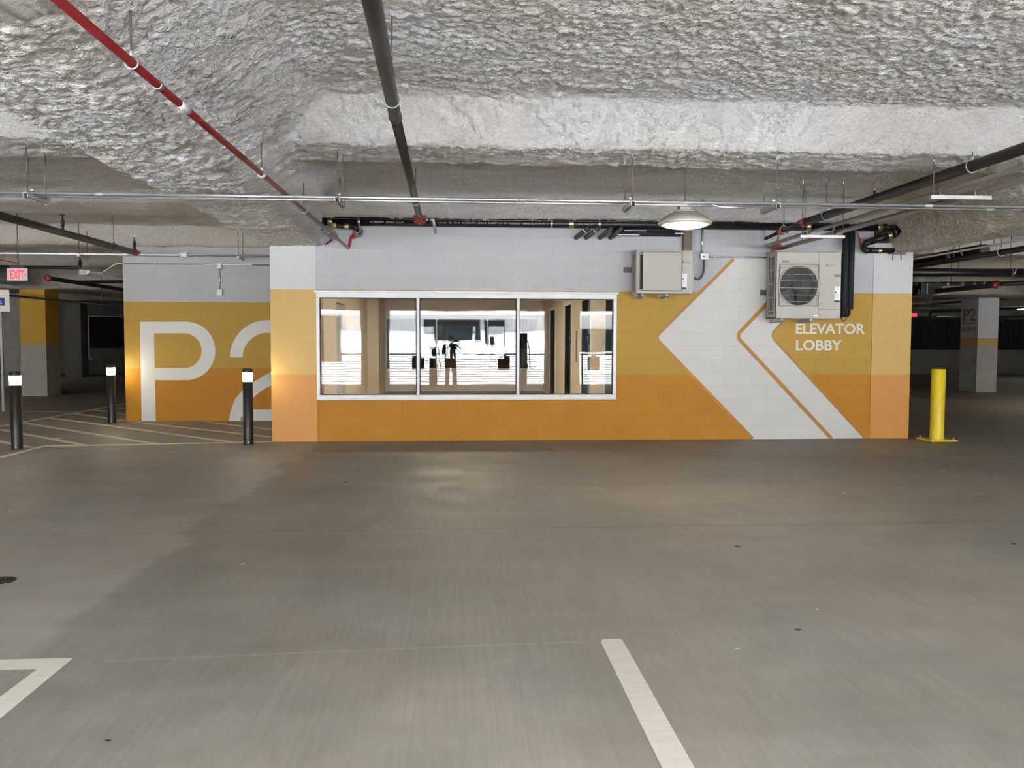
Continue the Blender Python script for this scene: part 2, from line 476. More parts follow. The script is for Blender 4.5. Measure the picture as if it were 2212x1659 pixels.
def text_part(name, s, p0, u, v, w, h, mat, parent, bold=0., depth=.002, align_h=True):
    """lettering fitted into w x h metres, lower-left corner p0, along unit vectors u (right) and v (up)"""
    cu = bpy.data.curves.new(name, 'FONT'); cu.body = s; cu.size = 1; cu.offset = bold; cu.extrude = .02
    cu.resolution_u = 4
    to = bpy.data.objects.new('lettering_source', cu); C.objects.link(to)
    dg = bpy.context.evaluated_depsgraph_get(); dg.update()
    me = bpy.data.meshes.new_from_object(to.evaluated_get(dg))
    bpy.data.objects.remove(to); bpy.data.curves.remove(cu)
    co = np.array([x.co[:] for x in me.vertices])
    lo, hi = co.min(0), co.max(0)
    u, v = Vector(u), Vector(v); nrm = u.cross(v)
    org = Vector(parent['_w']); p0 = Vector(p0)
    for x in me.vertices:
        a = (x.co.x - lo[0]) / (hi[0] - lo[0]) * w; b = (x.co.y - lo[1]) / (hi[1] - lo[1]) * h
        c = (x.co.z - lo[2]) / max(1e-6, hi[2] - lo[2]) * depth
        x.co = p0 + u * a + v * b + nrm * c - org
    me.materials.clear(); me.materials.append(MATS[mat])
    me.name = name
    o = bpy.data.objects.new(name, me); C.objects.link(o); o.parent = parent; o['_w'] = tuple(org)
    return o

X3, Z3 = Vector((1, 0, 0)), Vector((0, 0, 1))
D = 12.36                       # face of the lobby wall
XL0, XL1 = -2.70, -2.04         # left pier
XR0, XR1 = 6.38, 7.00           # right pier
WX0, WX1, WZ0, WZ1 = -2.04, 2.41, .635, 2.195
ZY, ZO = 2.235, .99
ZT = 3.30
D2 = 15.6                       # face of the P2 wall
SLAB = 3.60

# ------------------------------------------------------------------ noise (numpy perlin)
_rng = np.random.RandomState(3)
_perm = np.concatenate([_rng.permutation(256)] * 3)
_grad = _rng.normal(size=(256, 3)); _grad /= np.linalg.norm(_grad, axis=1)[:, None]
def perlin(x, y, z):
    xi, yi, zi = np.floor(x).astype(int), np.floor(y).astype(int), np.floor(z).astype(int)
    xf, yf, zf = x - xi, y - yi, z - zi
    fd = lambda t: t * t * t * (t * (t * 6 - 15) + 10)
    u, v, w = fd(xf), fd(yf), fd(zf)
    xi &= 255; yi &= 255; zi &= 255
    def g(a, b, c):
        h = _perm[_perm[_perm[(xi + a) & 255] + ((yi + b) & 255)] + ((zi + c) & 255)]
        gr = _grad[h]
        return gr[..., 0] * (xf - a) + gr[..., 1] * (yf - b) + gr[..., 2] * (zf - c)
    l = lambda a, b, t: a + t * (b - a)
    return l(l(l(g(0, 0, 0), g(1, 0, 0), u), l(g(0, 1, 0), g(1, 1, 0), u), v),
             l(l(g(0, 0, 1), g(1, 0, 1), u), l(g(0, 1, 1), g(1, 1, 1), u), v), w)

# ------------------------------------------------------------------ ceiling
def sstep(t):
    t = np.clip(t, 0, 1); return t * t * (3 - 2 * t)
def trap(v, a0, a1, b1, b0):
    return np.minimum(sstep((v - a0) / (a1 - a0)), sstep((b0 - v) / (b0 - b1)))
def edge(v, a0, a1):
    t = np.clip((v - a0) / (a1 - a0), 0, 1)
    return .35 * sstep(t) + .65 * (1 - np.cos(PI / 2 * t))
def ceil_drop(x, y):
    d = np.zeros_like(x)
    def smax(a, b, k=.12):
        h = np.clip(.5 + .5 * (a - b) / k, 0, 1)
        return b + (a - b) * h + k * h * (1 - h)
    out = []
    # beams across the bay
    out.append((SLAB - 3.145) * np.minimum(edge(y, 6.86, 7.26), sstep((8.3 - y) / .32)))
    out.append((SLAB - np.where(x < -2.8, 3.38, 3.245)) * np.minimum(edge(y, 11.15, 12.06), sstep((13.5 - y) / .3)))
    out.append((SLAB - 3.16) * trap(y, 15.20, 15.50, 16.2, 16.5))
    out.append((SLAB - 3.10) * trap(y, 19.0, 19.35, 19.9, 20.2))
    out.append((SLAB - 2.78) * trap(y, 22.0, 22.4, 24.6, 25.0))
    out.append((SLAB - 3.10) * trap(y, 28.0, 28.3, 28.9, 29.2))
    out.append((SLAB - 2.95) * trap(y, 32.0, 32.3, 33.0, 33.3))
    out.append((SLAB - 2.47) * trap(y, -9, -8, -2.75, -2.45))
    # girders running away from the camera
    nar = np.clip((12.15 - y) / 2.6, .16, 1) + .2 * np.clip((9 - y) / 6, 0, 1)
    r = np.clip((x + 2.0) / (1.2 * nar), 0, 1)
    prof = np.where(x < -2.6, sstep((x + 2.98) / .28), (1 - sstep(r)) ** 1.15)
    out.append((SLAB - 2.84) * prof)
    l = np.clip((6.72 - x) / (1.4 * nar), 0, 1)
    prof = np.where(x > 6.9, sstep((7.45 - x) / .35), (1 - sstep(l)) ** 1.2)
    out.append((SLAB - 2.83) * prof)
    for c in (-11.0, 15.95, -20., 22.):
        out.append((SLAB - 2.85) * trap(x, c - .7, c - .4, c + .4, c + .7))
    for o in out: d = smax(d, o)
    return d - .03

def axis(segs):
    a = []
    for s, e, st in segs:
        n = max(1, int(round((e - s) / st)))
        a += list(np.linspace(s, e, n, endpoint=False))
    a.append(segs[-1][1])
    return np.array(a)
gx = axis([(-26, -8, .3), (-8, -3.4, .06), (-3.4, 5.6, .0165), (5.6, 7.5, .024), (7.5, 12, .1), (12, 31, .3)])
gy = axis([(-3.5, 3.8, .3), (3.8, 7.4, .017), (7.4, 12.2, .027), (12.2, 13.6, .08), (13.6, 16.4, .055), (16.4, 38, .17)])
XX, YY = np.meshgrid(gx, gy)
ZZ = SLAB - ceil_drop(XX, YY)
e = .004
nx = (ceil_drop(XX + e, YY) - ceil_drop(XX - e, YY)) / (2 * e)
ny = (ceil_drop(XX, YY + e) - ceil_drop(XX, YY - e)) / (2 * e)
nl = np.sqrt(nx ** 2 + ny ** 2 + 1)
nx, ny, nz = -nx / nl, -ny / nl, -1 / nl
flat = nz ** 4
lay = 1 + .0 * XX
w1 = perlin(XX * 1.3, YY * 1.3, ZZ * 1.3)
bil = lambda a: np.abs(a) * 2.2
sx = np.where(flat > .6, .62, 1.0)
n1 = perlin(XX * 3.1 * sx + w1, YY * 4.2, ZZ * 3.3)
n2 = bil(perlin(XX * 9 * sx + 7, YY * 10.5 + w1 * 1.5, ZZ * 10))
n3 = bil(perlin(XX * 25 * sx + 3 + n1 * .5, YY * 28, ZZ * 27 + 5))
n4 = perlin(XX * 44 * sx, YY * 47 + 9, ZZ * 45)
disp = .022 * w1 + .018 * n1 + .017 * (n2 - .35) + .023 * (n3 - .35) + .011 * n4
disp = disp * (1 + .9 * (1 - flat))
disp *= np.clip((YY + 3.4) / 2, 0, 1)
VX, VY, VZ = XX + nx * disp, YY + ny * disp, ZZ + nz * disp
ny_, nx_ = XX.shape
me = bpy.data.meshes.new('ceiling')
co = np.stack([VX, VY, VZ], -1).reshape(-1, 3)
me.vertices.add(len(co)); me.vertices.foreach_set('co', co.ravel())
idx = np.arange(ny_ * nx_).reshape(ny_, nx_)
q = np.stack([idx[:-1, :-1], idx[1:, :-1], idx[1:, 1:], idx[:-1, 1:]], -1).reshape(-1, 4)
me.loops.add(q.size); me.loops.foreach_set('vertex_index', q.ravel())
me.polygons.add(len(q)); me.polygons.foreach_set('loop_start', np.arange(0, q.size, 4)); me.polygons.foreach_set('loop_total', np.full(len(q), 4))
me.polygons.foreach_set('use_smooth', np.ones(len(q), bool))
me.update(); me.validate()
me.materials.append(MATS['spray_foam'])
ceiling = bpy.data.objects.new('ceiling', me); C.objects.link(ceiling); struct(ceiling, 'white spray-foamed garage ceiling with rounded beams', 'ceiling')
def ceil_z(x, y):
    return float(SLAB - ceil_drop(np.array([x]), np.array([y]))[0])

# ------------------------------------------------------------------ floor and shell
fl = MB().box((-26, -3.5, -.2), (31, 38, 0)).build('floor', 'floor_concrete'); struct(fl, 'grey broom-finished concrete garage floor', 'floor')

# lobby wall with window opening: front skin is a grid of cells so each colour band ends crisply
def banded_wall(name, x0, x1, y0, y1, ztop, hole=None, zy=ZY, zo=ZO, mats=('block_orange', 'block_yellow', 'block_white')):
    mb = MB()
    xs = sorted({x0, x1} | ({hole[0], hole[1]} if hole else set()))
    zs = sorted({0, zo, zy, ztop} | ({hole[2], hole[3]} if hole else set()))
    for i in range(len(xs) - 1):
        for j in range(len(zs) - 1):
            cx, cz = (xs[i] + xs[i + 1]) / 2, (zs[j] + zs[j + 1]) / 2
            if hole and hole[0] < cx < hole[1] and hole[2] < cz < hole[3]: continue
            m = mats[0] if cz < zo else mats[1] if cz < zy else mats[2]
            mb.box((xs[i], y0, zs[j]), (xs[i + 1], y1, zs[j + 1]), m)
    return struct(mb.build(name))
wall = banded_wall('wall_front', XL1, XR0, D, D + .2, ZT, (WX0, WX1, WZ0, WZ1))
wall['label'] = 'block wall painted white over yellow over orange with lobby window'; wall['category'] = 'wall'
for nm, a, b_, lb in (('column', XL0, XL1, 'smooth painted pier left of the lobby window'), ('column', XR0, XR1, 'smooth painted pier at the right end of the lobby wall')):
    mb = MB()
    for z0, z1, m in ((0, ZO, 'column_orange'), (ZO, ZY, 'column_yellow'), (ZY, 3.0, 'column_white')):
        mb.box((a, D - .012, z0), (b_, D + .65, z1), m)
    struct(mb.build(nm), lb, 'column')
w2 = banded_wall('wall_left', P(268, 700, D2).x, XL0 + .02, D2, D2 + .2, 3.25, None, P(430, 652.5, D2).z, P(430, 796, D2).z)
w2['label'] = 'set-back block wall painted with big white P2'; w2['category'] = 'wall'
xp2 = P(268, 700, D2).x
sd = MB()
sd.box((xp2, D2 + .2, 0), (xp2 + .2, 26, 3.3), 'block_yellow')
struct(sd.build('wall_side'), 'yellow side of the elevator block', 'wall')
sd = MB().box((XL0 + .02, D + .65, 0), (XL0 + .2, D2, 3.3), 'block_yellow')
struct(sd.build('wall_return'), 'return wall between pier and set-back wall', 'wall')
sd = MB().box((XR1 - .2, D + .65, 0), (XR1, 26, 3.3), 'block_yellow')
struct(sd.build('wall_right'), 'right side of the elevator block', 'wall')

# painted chevrons (paint film on the wall)
yD = lambda off: (lambda p: P(p[0], p[1], D - off))
def round_px(pts, r, n=6):
    out = [Vector(pts[0])]
    for i in range(1, len(pts) - 1):
        a, b_, c = Vector(pts[i - 1]), Vector(pts[i]), Vector(pts[i + 1])
        p, q2 = b_ + (a - b_).normalized() * r, b_ + (c - b_).normalized() * r
        for k in range(n + 1):
            t = k / n; out.append(p * (1 - t) ** 2 + b_ * 2 * t * (1 - t) + q2 * t * t)
    out.append(Vector(pts[-1])); return out
def offset_px(pts, w):
    out = []
    for i, p in enumerate(pts):
        t = (pts[min(i + 1, len(pts) - 1)] - pts[max(i - 1, 0)]).normalized()
        out.append(p + Vector((t.y, -t.x)) * w)
    return out
def dens(pts, k=10):
    out = []
    for a, b_ in zip(pts[:-1], pts[1:]):
        a, b_ = Vector(a), Vector(b_)
        n = k if (a - b_).length > 60 else 1
        out += [a.lerp(b_, i / n) for i in range(n)]
    return out + [Vector(pts[-1])]
E1 = round_px([(1583, 557), (1411, 729), (1624, 949.5)], 15)
E2 = round_px([(1690, 621), (1590.5, 726), (1797, 948.3)], 14)
E3 = round_px([(1790, 600), (1666, 724), (1871, 946.8)], 15)
off = (0, .0016, 0)
film = MB()
film.prism([yD(.002)(p) for p in E1] + [yD(.002)(p) for p in reversed(E3)] + [yD(.002)((1790, 557))] , off, 'block_chevron')
# close the upper part up to the white band
film2 = MB()
def stripe(E, w0, w1):
    A = offset_px(E, w0); B = offset_px(E, w1)
    film2.strip([yD(.004)(p) for p in A], [yD(.004)(p) for p in B], (0, .0018, 0), 'stripe_paint_orange')
stripe(E1, 0, 6.5); stripe(E2, -4, 4); stripe(E3, -4.5, 0)
fo = film.build('painted_chevron', parent=wall); fo['label'] = 'broad white painted chevron'
fo = film2.build('painted_stripe', parent=wall); fo['label'] = 'thin orange-brown lines along the chevron'

def wall_text(s, px0, py0, px1, py1, name='lettering', bold=.024):
    a, b_ = P(px0, py1, D - .002), P(px1, py0, D - .002)
    o = text_part(name, s, a, X3, Z3, b_.x - a.x, b_.z - a.z, 'lettering_white', wall, bold, .003)
    o['label'] = 'white painted word ' + s
    return o
wall_text('ELEVATOR', 1719, 699, 1869, 721.5); wall_text('LOBBY', 1719, 734.5, 1819, 757)

# big P2
yP = lambda p: P(p[0], p[1], D2 - .004)
arc = lambda cx, cy, r, a0, a1, n=20: [(cx + r * math.cos(math.radians(a0 + (a1 - a0) * i / n)), cy - r * math.sin(math.radians(a0 + (a1 - a0) * i / n))) for i in range(n + 1)]
gl = MB(); o4 = (0, .003, 0)
gl.prism([yP(p) for p in ((302.3, 694.7), (332, 694.7), (336.5, 910), (306, 910))], o4, 'lettering_white')
outer = [(332, 694.7)] + arc(402, 758, 63.2, 90, -90) + [(334.3, 821.2)]
inner = [(332.5, 720)] + arc(398, 757.5, 37.5, 90, -90) + [(334, 795)]
gl.strip([yP(p) for p in outer], [yP(p) for p in inner], o4, 'lettering_white')
lo_ = gl.build('lettering', parent=w2); lo_['label'] = 'large white painted letter P'
gl = MB()
outer = arc(577, 772, 80.5, 180, -20, 26) + [(640, 822), (600, 832)]
inner = arc(577, 772, 53, 180, -20, 26) + [(608, 805), (575, 811)]
gl.strip([yP(p) for p in outer], [yP(p) for p in inner], o4, 'lettering_white')
dA = [(600, 795), (575, 809), (548, 825), (524, 843), (508, 862), (499, 885), (494, 910)]
dB = [(604, 822), (586, 832), (562, 846), (543, 863), (531, 876), (526, 890), (522, 910)]
gl.strip([yP(p) for p in dA], [yP(p) for p in dB], o4, 'lettering_white')
gl.prism([yP(p) for p in ((522, 884.5), (660, 884.5), (660, 909.5), (520, 909.8))], o4, 'lettering_white')
lo_ = gl.build('lettering', parent=w2); lo_['label'] = 'large white painted figure 2'

# ------------------------------------------------------------------ window
def window(name, y, cat_label):
    root = thing(name, cat_label, 'window', ((WX0 + WX1) / 2, y, WZ0), kind='structure')
    f = MB(); g = MB(); n = .045
    yf, yb = y - .035, y + .08
    f.box((WX0 - .0, yf, WZ1 - .075), (WX1, yb, WZ1), 'alu', .004)
    f.box((WX0, yf, WZ0), (WX1, yb, WZ0 + .055), 'alu', .004)
    f.box((WX0, yf + .001, WZ0 + .055), (WX0 + .05, yb, WZ1 - .075), 'alu', .004); f.box((WX1 - .05, yf + .001, WZ0 + .055), (WX1, yb, WZ1 - .075), 'alu', .004)
    ml = [WX0 + .05]
    for k in (1, 2):
        c = WX0 + (WX1 - WX0) * k / 3
        f.box((c - .022, yf + .001, WZ0 + .055), (c + .022, yb, WZ1 - .075), 'alu', .004); ml += [c - .022, c + .022]
    ml.append(WX1 - .05)
    fr = f.build('window_frame', parent=root)
    tb = MB().box((WX0 - .03, y - .017, WZ1 + .001), (WX1 + .03, y + .0, WZ1 + .03), 'galv').box((WX0 - .012, y - .017, WZ0 - .02), (WX1 + .012, y, WZ0 - .001), 'galv').build('window_trim', parent=root)
    for k in range(3):
        a, b_ = ml[2 * k], ml[2 * k + 1]
        z0, z1 = WZ0 + .055, WZ1 - .075
        gk = MB()
        for bb in (((a, z0), (a + .012, z1)), ((b_ - .012, z0), (b_, z1)), ((a, z0), (b_, z0 + .012)), ((a, z1 - .012), (b_, z1))):
            gk.box((bb[0][0], y + .005, bb[0][1]), (bb[1][0], y + .02, bb[1][1]), 'gasket')
        gk.build('gasket', parent=root)
        # thin pane: a single sheet
        MB().add([(a, y + .012, z0), (b_, y + .012, z0), (b_, y + .012, z1), (a, y + .012, z1)], [(0, 1, 2, 3)], 'window_glass').build('pane', parent=root)
    return root
window('window_1', D, 'wide three-pane white-framed lobby window in the front wall')
YB = 24.3
window('window_2', YB, 'matching three-pane window on the far side of the lobby')

# lobby interior
lb = MB()
lb.box((-2.5, D + .25, -.01), (2.55, YB, .006), 'lobby_floor')
struct(lb.build('floor_lobby'), 'dark carpet floor inside the lobby', 'floor')
struct(MB().box((-2.5, D + .2, 2.75), (2.75, YB, 2.85), 'lobby_ceiling').build('ceiling_lobby'), 'flat lobby ceiling seen through the window', 'ceiling')
mb = MB()
mb.box((XL0 + .2, YB, 0), (WX0, YB + .2, 2.8), 'lobby_beige'); mb.box((WX1, YB, 0), (2.75, YB + .2, 2.8), 'lobby_beige')
mb.box((WX0, YB, 0), (WX1, YB + .2, WZ0), 'lobby_beige'); mb.box((WX0, YB, WZ1), (WX1, YB + .2, 2.8), 'lobby_beige')
struct(mb.build('wall_back_lobby'), 'beige back wall of the lobby with far window', 'wall')
mb = MB()
mb.box((XL0 + .2, D + .65, 0), (-2.35, 16.6, 2.8), 'lobby_beige'); mb.box((XL0 + .2, 16.6, 2.25), (-2.35, 17.9, 2.8), 'lobby_beige')
mb.box((XL0 + .2, 17.9, 0), (-2.35, YB, 2.8), 'lobby_beige')
mb.box((-2.36, 22.3, 0), (-2.05, YB - .05, 2.8), 'lobby_beige')
struct(mb.build('wall_left_lobby'), 'beige left wall of the lobby with a doorway', 'wall')
dr = thing('door_1', 'dark door in the left lobby wall', 'door', (-2.42, 17.25, 0), kind='structure')
MB().box((-2.46, 16.62, 0), (-2.42, 17.88, 2.24), 'facade_grey').build('door_leaf', parent=dr)
mb = MB()
XW = 2.55
ys = [D + .2, 13.3, 14.0, 15.6, 16.7, 18.2, 19.3, 21.2, 22.4, YB]
for k in range(len(ys) - 1):
    if k % 2 == 0 and k > 0 or k == 8: mb.box((XW, ys[k], 0), (XW + .2, ys[k + 1], 2.8), 'lobby_beige')
    elif k % 2 == 1: mb.box((XW, ys[k], 2.3), (XW + .2, ys[k + 1], 2.8), 'lobby_beige')
mb.box((XW, D + .2, 0), (XW + .2, 13.3, 2.8), 'lobby_beige')
struct(mb.build('wall_right_lobby'), 'beige elevator wall on the right side of the lobby', 'wall')
for k, (a, b_) in enumerate(((13.3, 14.0), (15.6, 16.7), (18.2, 19.3), (21.2, 22.4))):
    dd = thing('door_%d' % (k + 2), ('first', 'second', 'third', 'last')[k] + ' brushed steel elevator door from the front window', 'elevator door', (XW + .14, (a + b_) / 2, 0), kind='structure')
    m_ = (a + b_) / 2
    MB().box((XW + .12, a, 0), (XW + .15, m_ - .003, 2.3), 'elevator_steel').build('door_leaf', parent=dd)
    MB().box((XW + .12, m_ + .003, 0), (XW + .15, b_, 2.3), 'elevator_steel').build('door_leaf', parent=dd)
    MB().box((XW - .012, a - .07, 0), (XW + .12, a, 2.37), 'lobby_trim').box((XW - .012, b_, 0), (XW + .12, b_ + .07, 2.37), 'lobby_trim').box((XW - .012, a, 2.3), (XW + .12, b_, 2.37), 'lobby_trim').build('door_frame', parent=dd)
for k, yy in enumerate((16.55, 19.15)):
    pl = thing('level_plate', ('nearer', 'farther')[k] + ' small black P2 plate on the elevator jamb inside the lobby', 'plate', (XW + .08, yy, 1.5), 'level plates on the elevator jambs')
    MB().box((XW + .1, yy - .1, 1.42), (XW + .119, yy + .1, 1.64), 'label_black').build('plate', parent=pl)
    text_part('lettering', 'P2', (XW + .099, yy + .07, 1.50), (0, -1, 0), (0, 0, 1), .14, .09, 'label_white', pl, 0, .002)
cp = thing('call_panel', 'tall steel elevator call button panel inside the lobby', 'call panel', (XW - .012, 17.4, 1.2))
MB().box((XW - .012, 17.33, 1.05), (XW, 17.47, 1.7), 'ac_grey').build('plate', parent=cp)
for zz in (1.3, 1.42): MB().cyl((XW - .018, 17.4, zz), (XW - .012, 17.4, zz), .022, 'steel_band', 12).build('button', parent=cp)
for k, yy in enumerate((15.9, 19.5)):
    lp = thing('ceiling_lamp', ('first', 'second', 'third')[k] + ' lit panel lamp in the lobby ceiling counted from the front window', 'lamp', (0, yy, 2.75), 'panel lamps of the lobby ceiling')
    MB().box((-.62, yy - .17, 2.715), (.62, yy + .17, 2.749), 'alu').build('lamp_housing', parent=lp)
    MB().box((-.58, yy - .13, 2.705), (.58, yy + .13, 2.714), 'lobby_lamp').build('lamp_diffuser', parent=lp)

# ------------------------------------------------------------------ far garage shell
YF = 37.4
mb = MB()
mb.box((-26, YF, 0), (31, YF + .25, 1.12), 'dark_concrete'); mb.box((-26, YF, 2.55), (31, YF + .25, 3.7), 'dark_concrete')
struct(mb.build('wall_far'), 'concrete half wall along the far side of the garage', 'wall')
xs = [-26, -21.5, -17.6, -16.2, -12, -7, -2, 3, 8, 13, 18, 23, 31]
for i in range(len(xs) - 1):
    if (xs[i], xs[i + 1]) == (-17.6, -16.2):
        struct(MB().box((xs[i], YF - .02, 1.12), (xs[i + 1], YF + .2, 2.55), 'dark_concrete').build('wall_far_pier'), 'dark concrete pier between screens on the far left wall', 'wall'); continue
    sc = MB()
    sc.box((xs[i], YF + .1, 1.12), (xs[i + 1], YF + .25, 2.55), 'black_mesh')
    n = 14
    for k in range(n): 
        t = xs[i] + .05 + (xs[i + 1] - xs[i] - .1) * k / (n - 1)
        sc.box((t - .02, YF + .07, 1.13), (t + .02, YF + .1, 2.54), 'black_mesh')
    struct(sc.build('wall_screen'), 'black slatted screen above the far half wall', 'screen')
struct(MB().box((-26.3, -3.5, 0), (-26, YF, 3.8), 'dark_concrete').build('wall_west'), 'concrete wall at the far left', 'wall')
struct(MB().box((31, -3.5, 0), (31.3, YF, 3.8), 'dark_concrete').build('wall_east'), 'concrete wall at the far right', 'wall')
def column(x0, x1, y0, y1, bands, label):
    mb = MB()
    for z0, z1, m in bands: mb.box((x0, y0, z0), (x1, y1, z1), m)
    return struct(mb.build('column'), label, 'column')
yc = 22.6
ca, cb_ = P(43.5, 700, yc).x, P(98.5, 700, yc).x
column(ca, cb_, yc, yc + .75, ((0, P(70, 745, yc).z, 'bare_concrete'), (P(70, 745, yc).z, 2.95, 'dark_yellow')), 'square column painted yellow above bare concrete')
yr = 23.7
ra, rb = P(2111, 750, yr).x, P(2155, 750, yr).x
zb0, zb1 = P(2111, 746, yr).z, P(2111, 731, yr).z
rcol = column(ra, rb, yr, yr + .85, ((0, zb0, 'bare_concrete'), (zb0, zb1, 'column_yellow'), (zb1, 2.95, 'column_white')), 'white column lettered P2 ROW 8 with a yellow band')
ytx = yr + .85
def row_text(s, z0, z1, f0, f1):
    o = text_part('lettering', s, (ra - .001, yr + .85 * (1 - f0), z0), (0, -1, 0), (0, 0, 1), .85 * (f1 - f0), z1 - z0, 'row_red', rcol, .0, .003)
    o['label'] = 'red-brown painted ' + s
zf = lambda py: P(2092, py, yr + .4).z
row_text('P2', zf(693), zf(667), .16, .86); row_text('ROW 8', zf(717), zf(706), .10, .88)
ln = MB().box((ra - .003, yr + .06, zf(699)), (ra, yr + .75, zf(697.5)), 'row_red').build('painted_line', parent=rcol)
xq0, xq1 = P(8, 780, 27).x, P(43, 780, 27).x
column(xq0, xq1 + .6, 27, 27.6, ((0, 3.0, 'bare_concrete'),), 'bare concrete pillar behind the accessible parking sign')
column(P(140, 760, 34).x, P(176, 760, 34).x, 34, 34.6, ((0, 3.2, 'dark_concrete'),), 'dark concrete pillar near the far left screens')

# ------------------------------------------------------------------ floor markings
def gline(mb, a, b_, w, mat, z=.003):
    A, B = G(*a), G(*b_)
    t = (B - A).normalized(); s = Vector((-t.y, t.x, 0)) * w / 2
    mb.prism([p + Vector((0, 0, z)) for p in (A + s, B + s, B - s, A - s)], (0, 0, -.0025), mat)
hm = MB()
for k, (a, b_) in enumerate((((0, 921), (271, 872)), ((0, 989), (94, 964)), ((93, 964), (586, 954.3)), ((0, 928), (184, 962)), ((49, 913.5), (339, 959.3)), ((106, 902.5), (510, 956.3)),
             ((157, 893), (263, 908)), ((201, 885.5), (271, 894)), ((250, 880), (271, 882.3)), ((-10, 952), (65, 967)), ((293, 912.3), (586, 944.5)), ((447, 912), (586, 928.3)), ((248, 913), (271, 907.5)))):
    gline(hm, a, b_, .10, 'worn_line', .0030 + .0002 * k)
struct(hm.build('floor_marking'), 'hatched pale access aisle painted on the floor at left', 'floor marking')
def fmark(lines, label, mat='white_line', w=.1):
    mb = MB()
    for k, (a, b_) in enumerate(lines): gline(mb, a, b_, w, mat, .003 + .0002 * k)
    return struct(mb.build('floor_marking'), label, 'floor marking')
fmark([((-30, 889), (168, 889))], 'thin pale stall line behind the hatched aisle', 'faint_line', .09)
fmark([((-20, 871), (100, 859))], 'thin pale stall line by the foot of the yellow column', 'faint_line', .09)
fmark([((1966, 889), (2330, 941.5))], 'nearest pale stall line right of the yellow bollard', 'faint_line', .1)
fmark([((1967, 857.5), (2330, 899.8))], 'pale stall line crossing behind the yellow bollard', 'faint_line', .1)
fmark([((1989, 836.5), (2070, 837))], 'pale stall line ending at the P2 ROW 8 column', 'worn_line', .1)
fmark([((2149, 849), (2260, 858))], 'pale stall line beyond the P2 ROW 8 column', 'faint_line', .1)
mb = MB()
A = [G(*p) for p in ((1298, 1388), (1301, 1382), (1340, 1381), (1346, 1386), (1500, 1659), (1580, 1800), (1497, 1800), (1430, 1659))]
mb.prism([p + Vector((0, 0, .003)) for p in A], (0, 0, -.0025), 'white_line')
struct(mb.build('floor_marking'), 'white stall stripe running to the bottom of the view', 'floor marking')
mb = MB()
A = [G(*p) for p in ((-120, 1428), (158, 1422.5), (0, 1553.5), (-80, 1620), (-120, 1600), (0, 1507), (81, 1446), (-120, 1448))]
mb.prism([p + Vector((0, 0, .003)) for p in A], (0, 0, -.0025), 'white_line')
struct(mb.build('floor_marking'), 'white angled stall corner at the lower left', 'floor marking')

# ------------------------------------------------------------------ pipes, conduits, hangers
def clevis(mb, c, r, axis, mat='rod_steel', t=.005):
    mb.torus(c, r + t, t, axis, mat, 20, 6)
def hanger(label, c, r, axis, top=None, group=None, mat='rod_steel'):
    """rod from the ceiling with a ring round a pipe of radius r centred at c"""
    c = Vector(c)
    root = thing('pipe_hanger', label, 'pipe hanger', c, group)
    zt = top if top is not None else ceil_z(c.x, c.y) + .15
    MB().cyl(c + Vector((0, 0, r + .012)), (c.x, c.y, zt), .0055, 'rod_steel', 8).build('rod', parent=root)
    rg = MB(); clevis(rg, c, r + .004, axis, mat)
    rg.cyl(c + Vector((0, 0, r + .004)), c + Vector((0, 0, r + .035)), .011, mat, 8)
    rg.build('ring', parent=root)
    return root
def band(name, c, r, axis, w, mat, parent):
    ax = Vector(axis).normalized(); c = Vector(c)
    mb = MB().lathe([(r, -w / 2), (r + .004, -w / 2), (r + .006, -w / 4), (r + .004, 0), (r + .006, w / 4), (r + .004, w / 2), (r, w / 2)], c, ax, mat, 24)
    return mb.build(name, parent=parent)
def grooved(name, c, r, axis, parent, mat='red_fitting'):
    """bolted grooved pipe coupling"""
    ax = Vector(axis).normalized(); c = Vector(c)
    mb = MB().lathe([(r, -.03), (r + .012, -.03), (r + .02, -.012), (r + .02, .012), (r + .012, .03), (r, .03)], c, ax, mat, 24)
    s = ax.cross(Z3).normalized() if abs(ax.z) < .9 else X3
    for sg in (-1, 1):
        p = c + s * sg * (r + .03)
        mb.cyl(p + Vector((0, 0, -.035)), p + Vector((0, 0, .035)), .012, mat, 8)
        mb.box(p - Vector((.02, .022, .016)), p + Vector((.02, .022, .016)), mat)
    return mb.build(name, parent=parent)

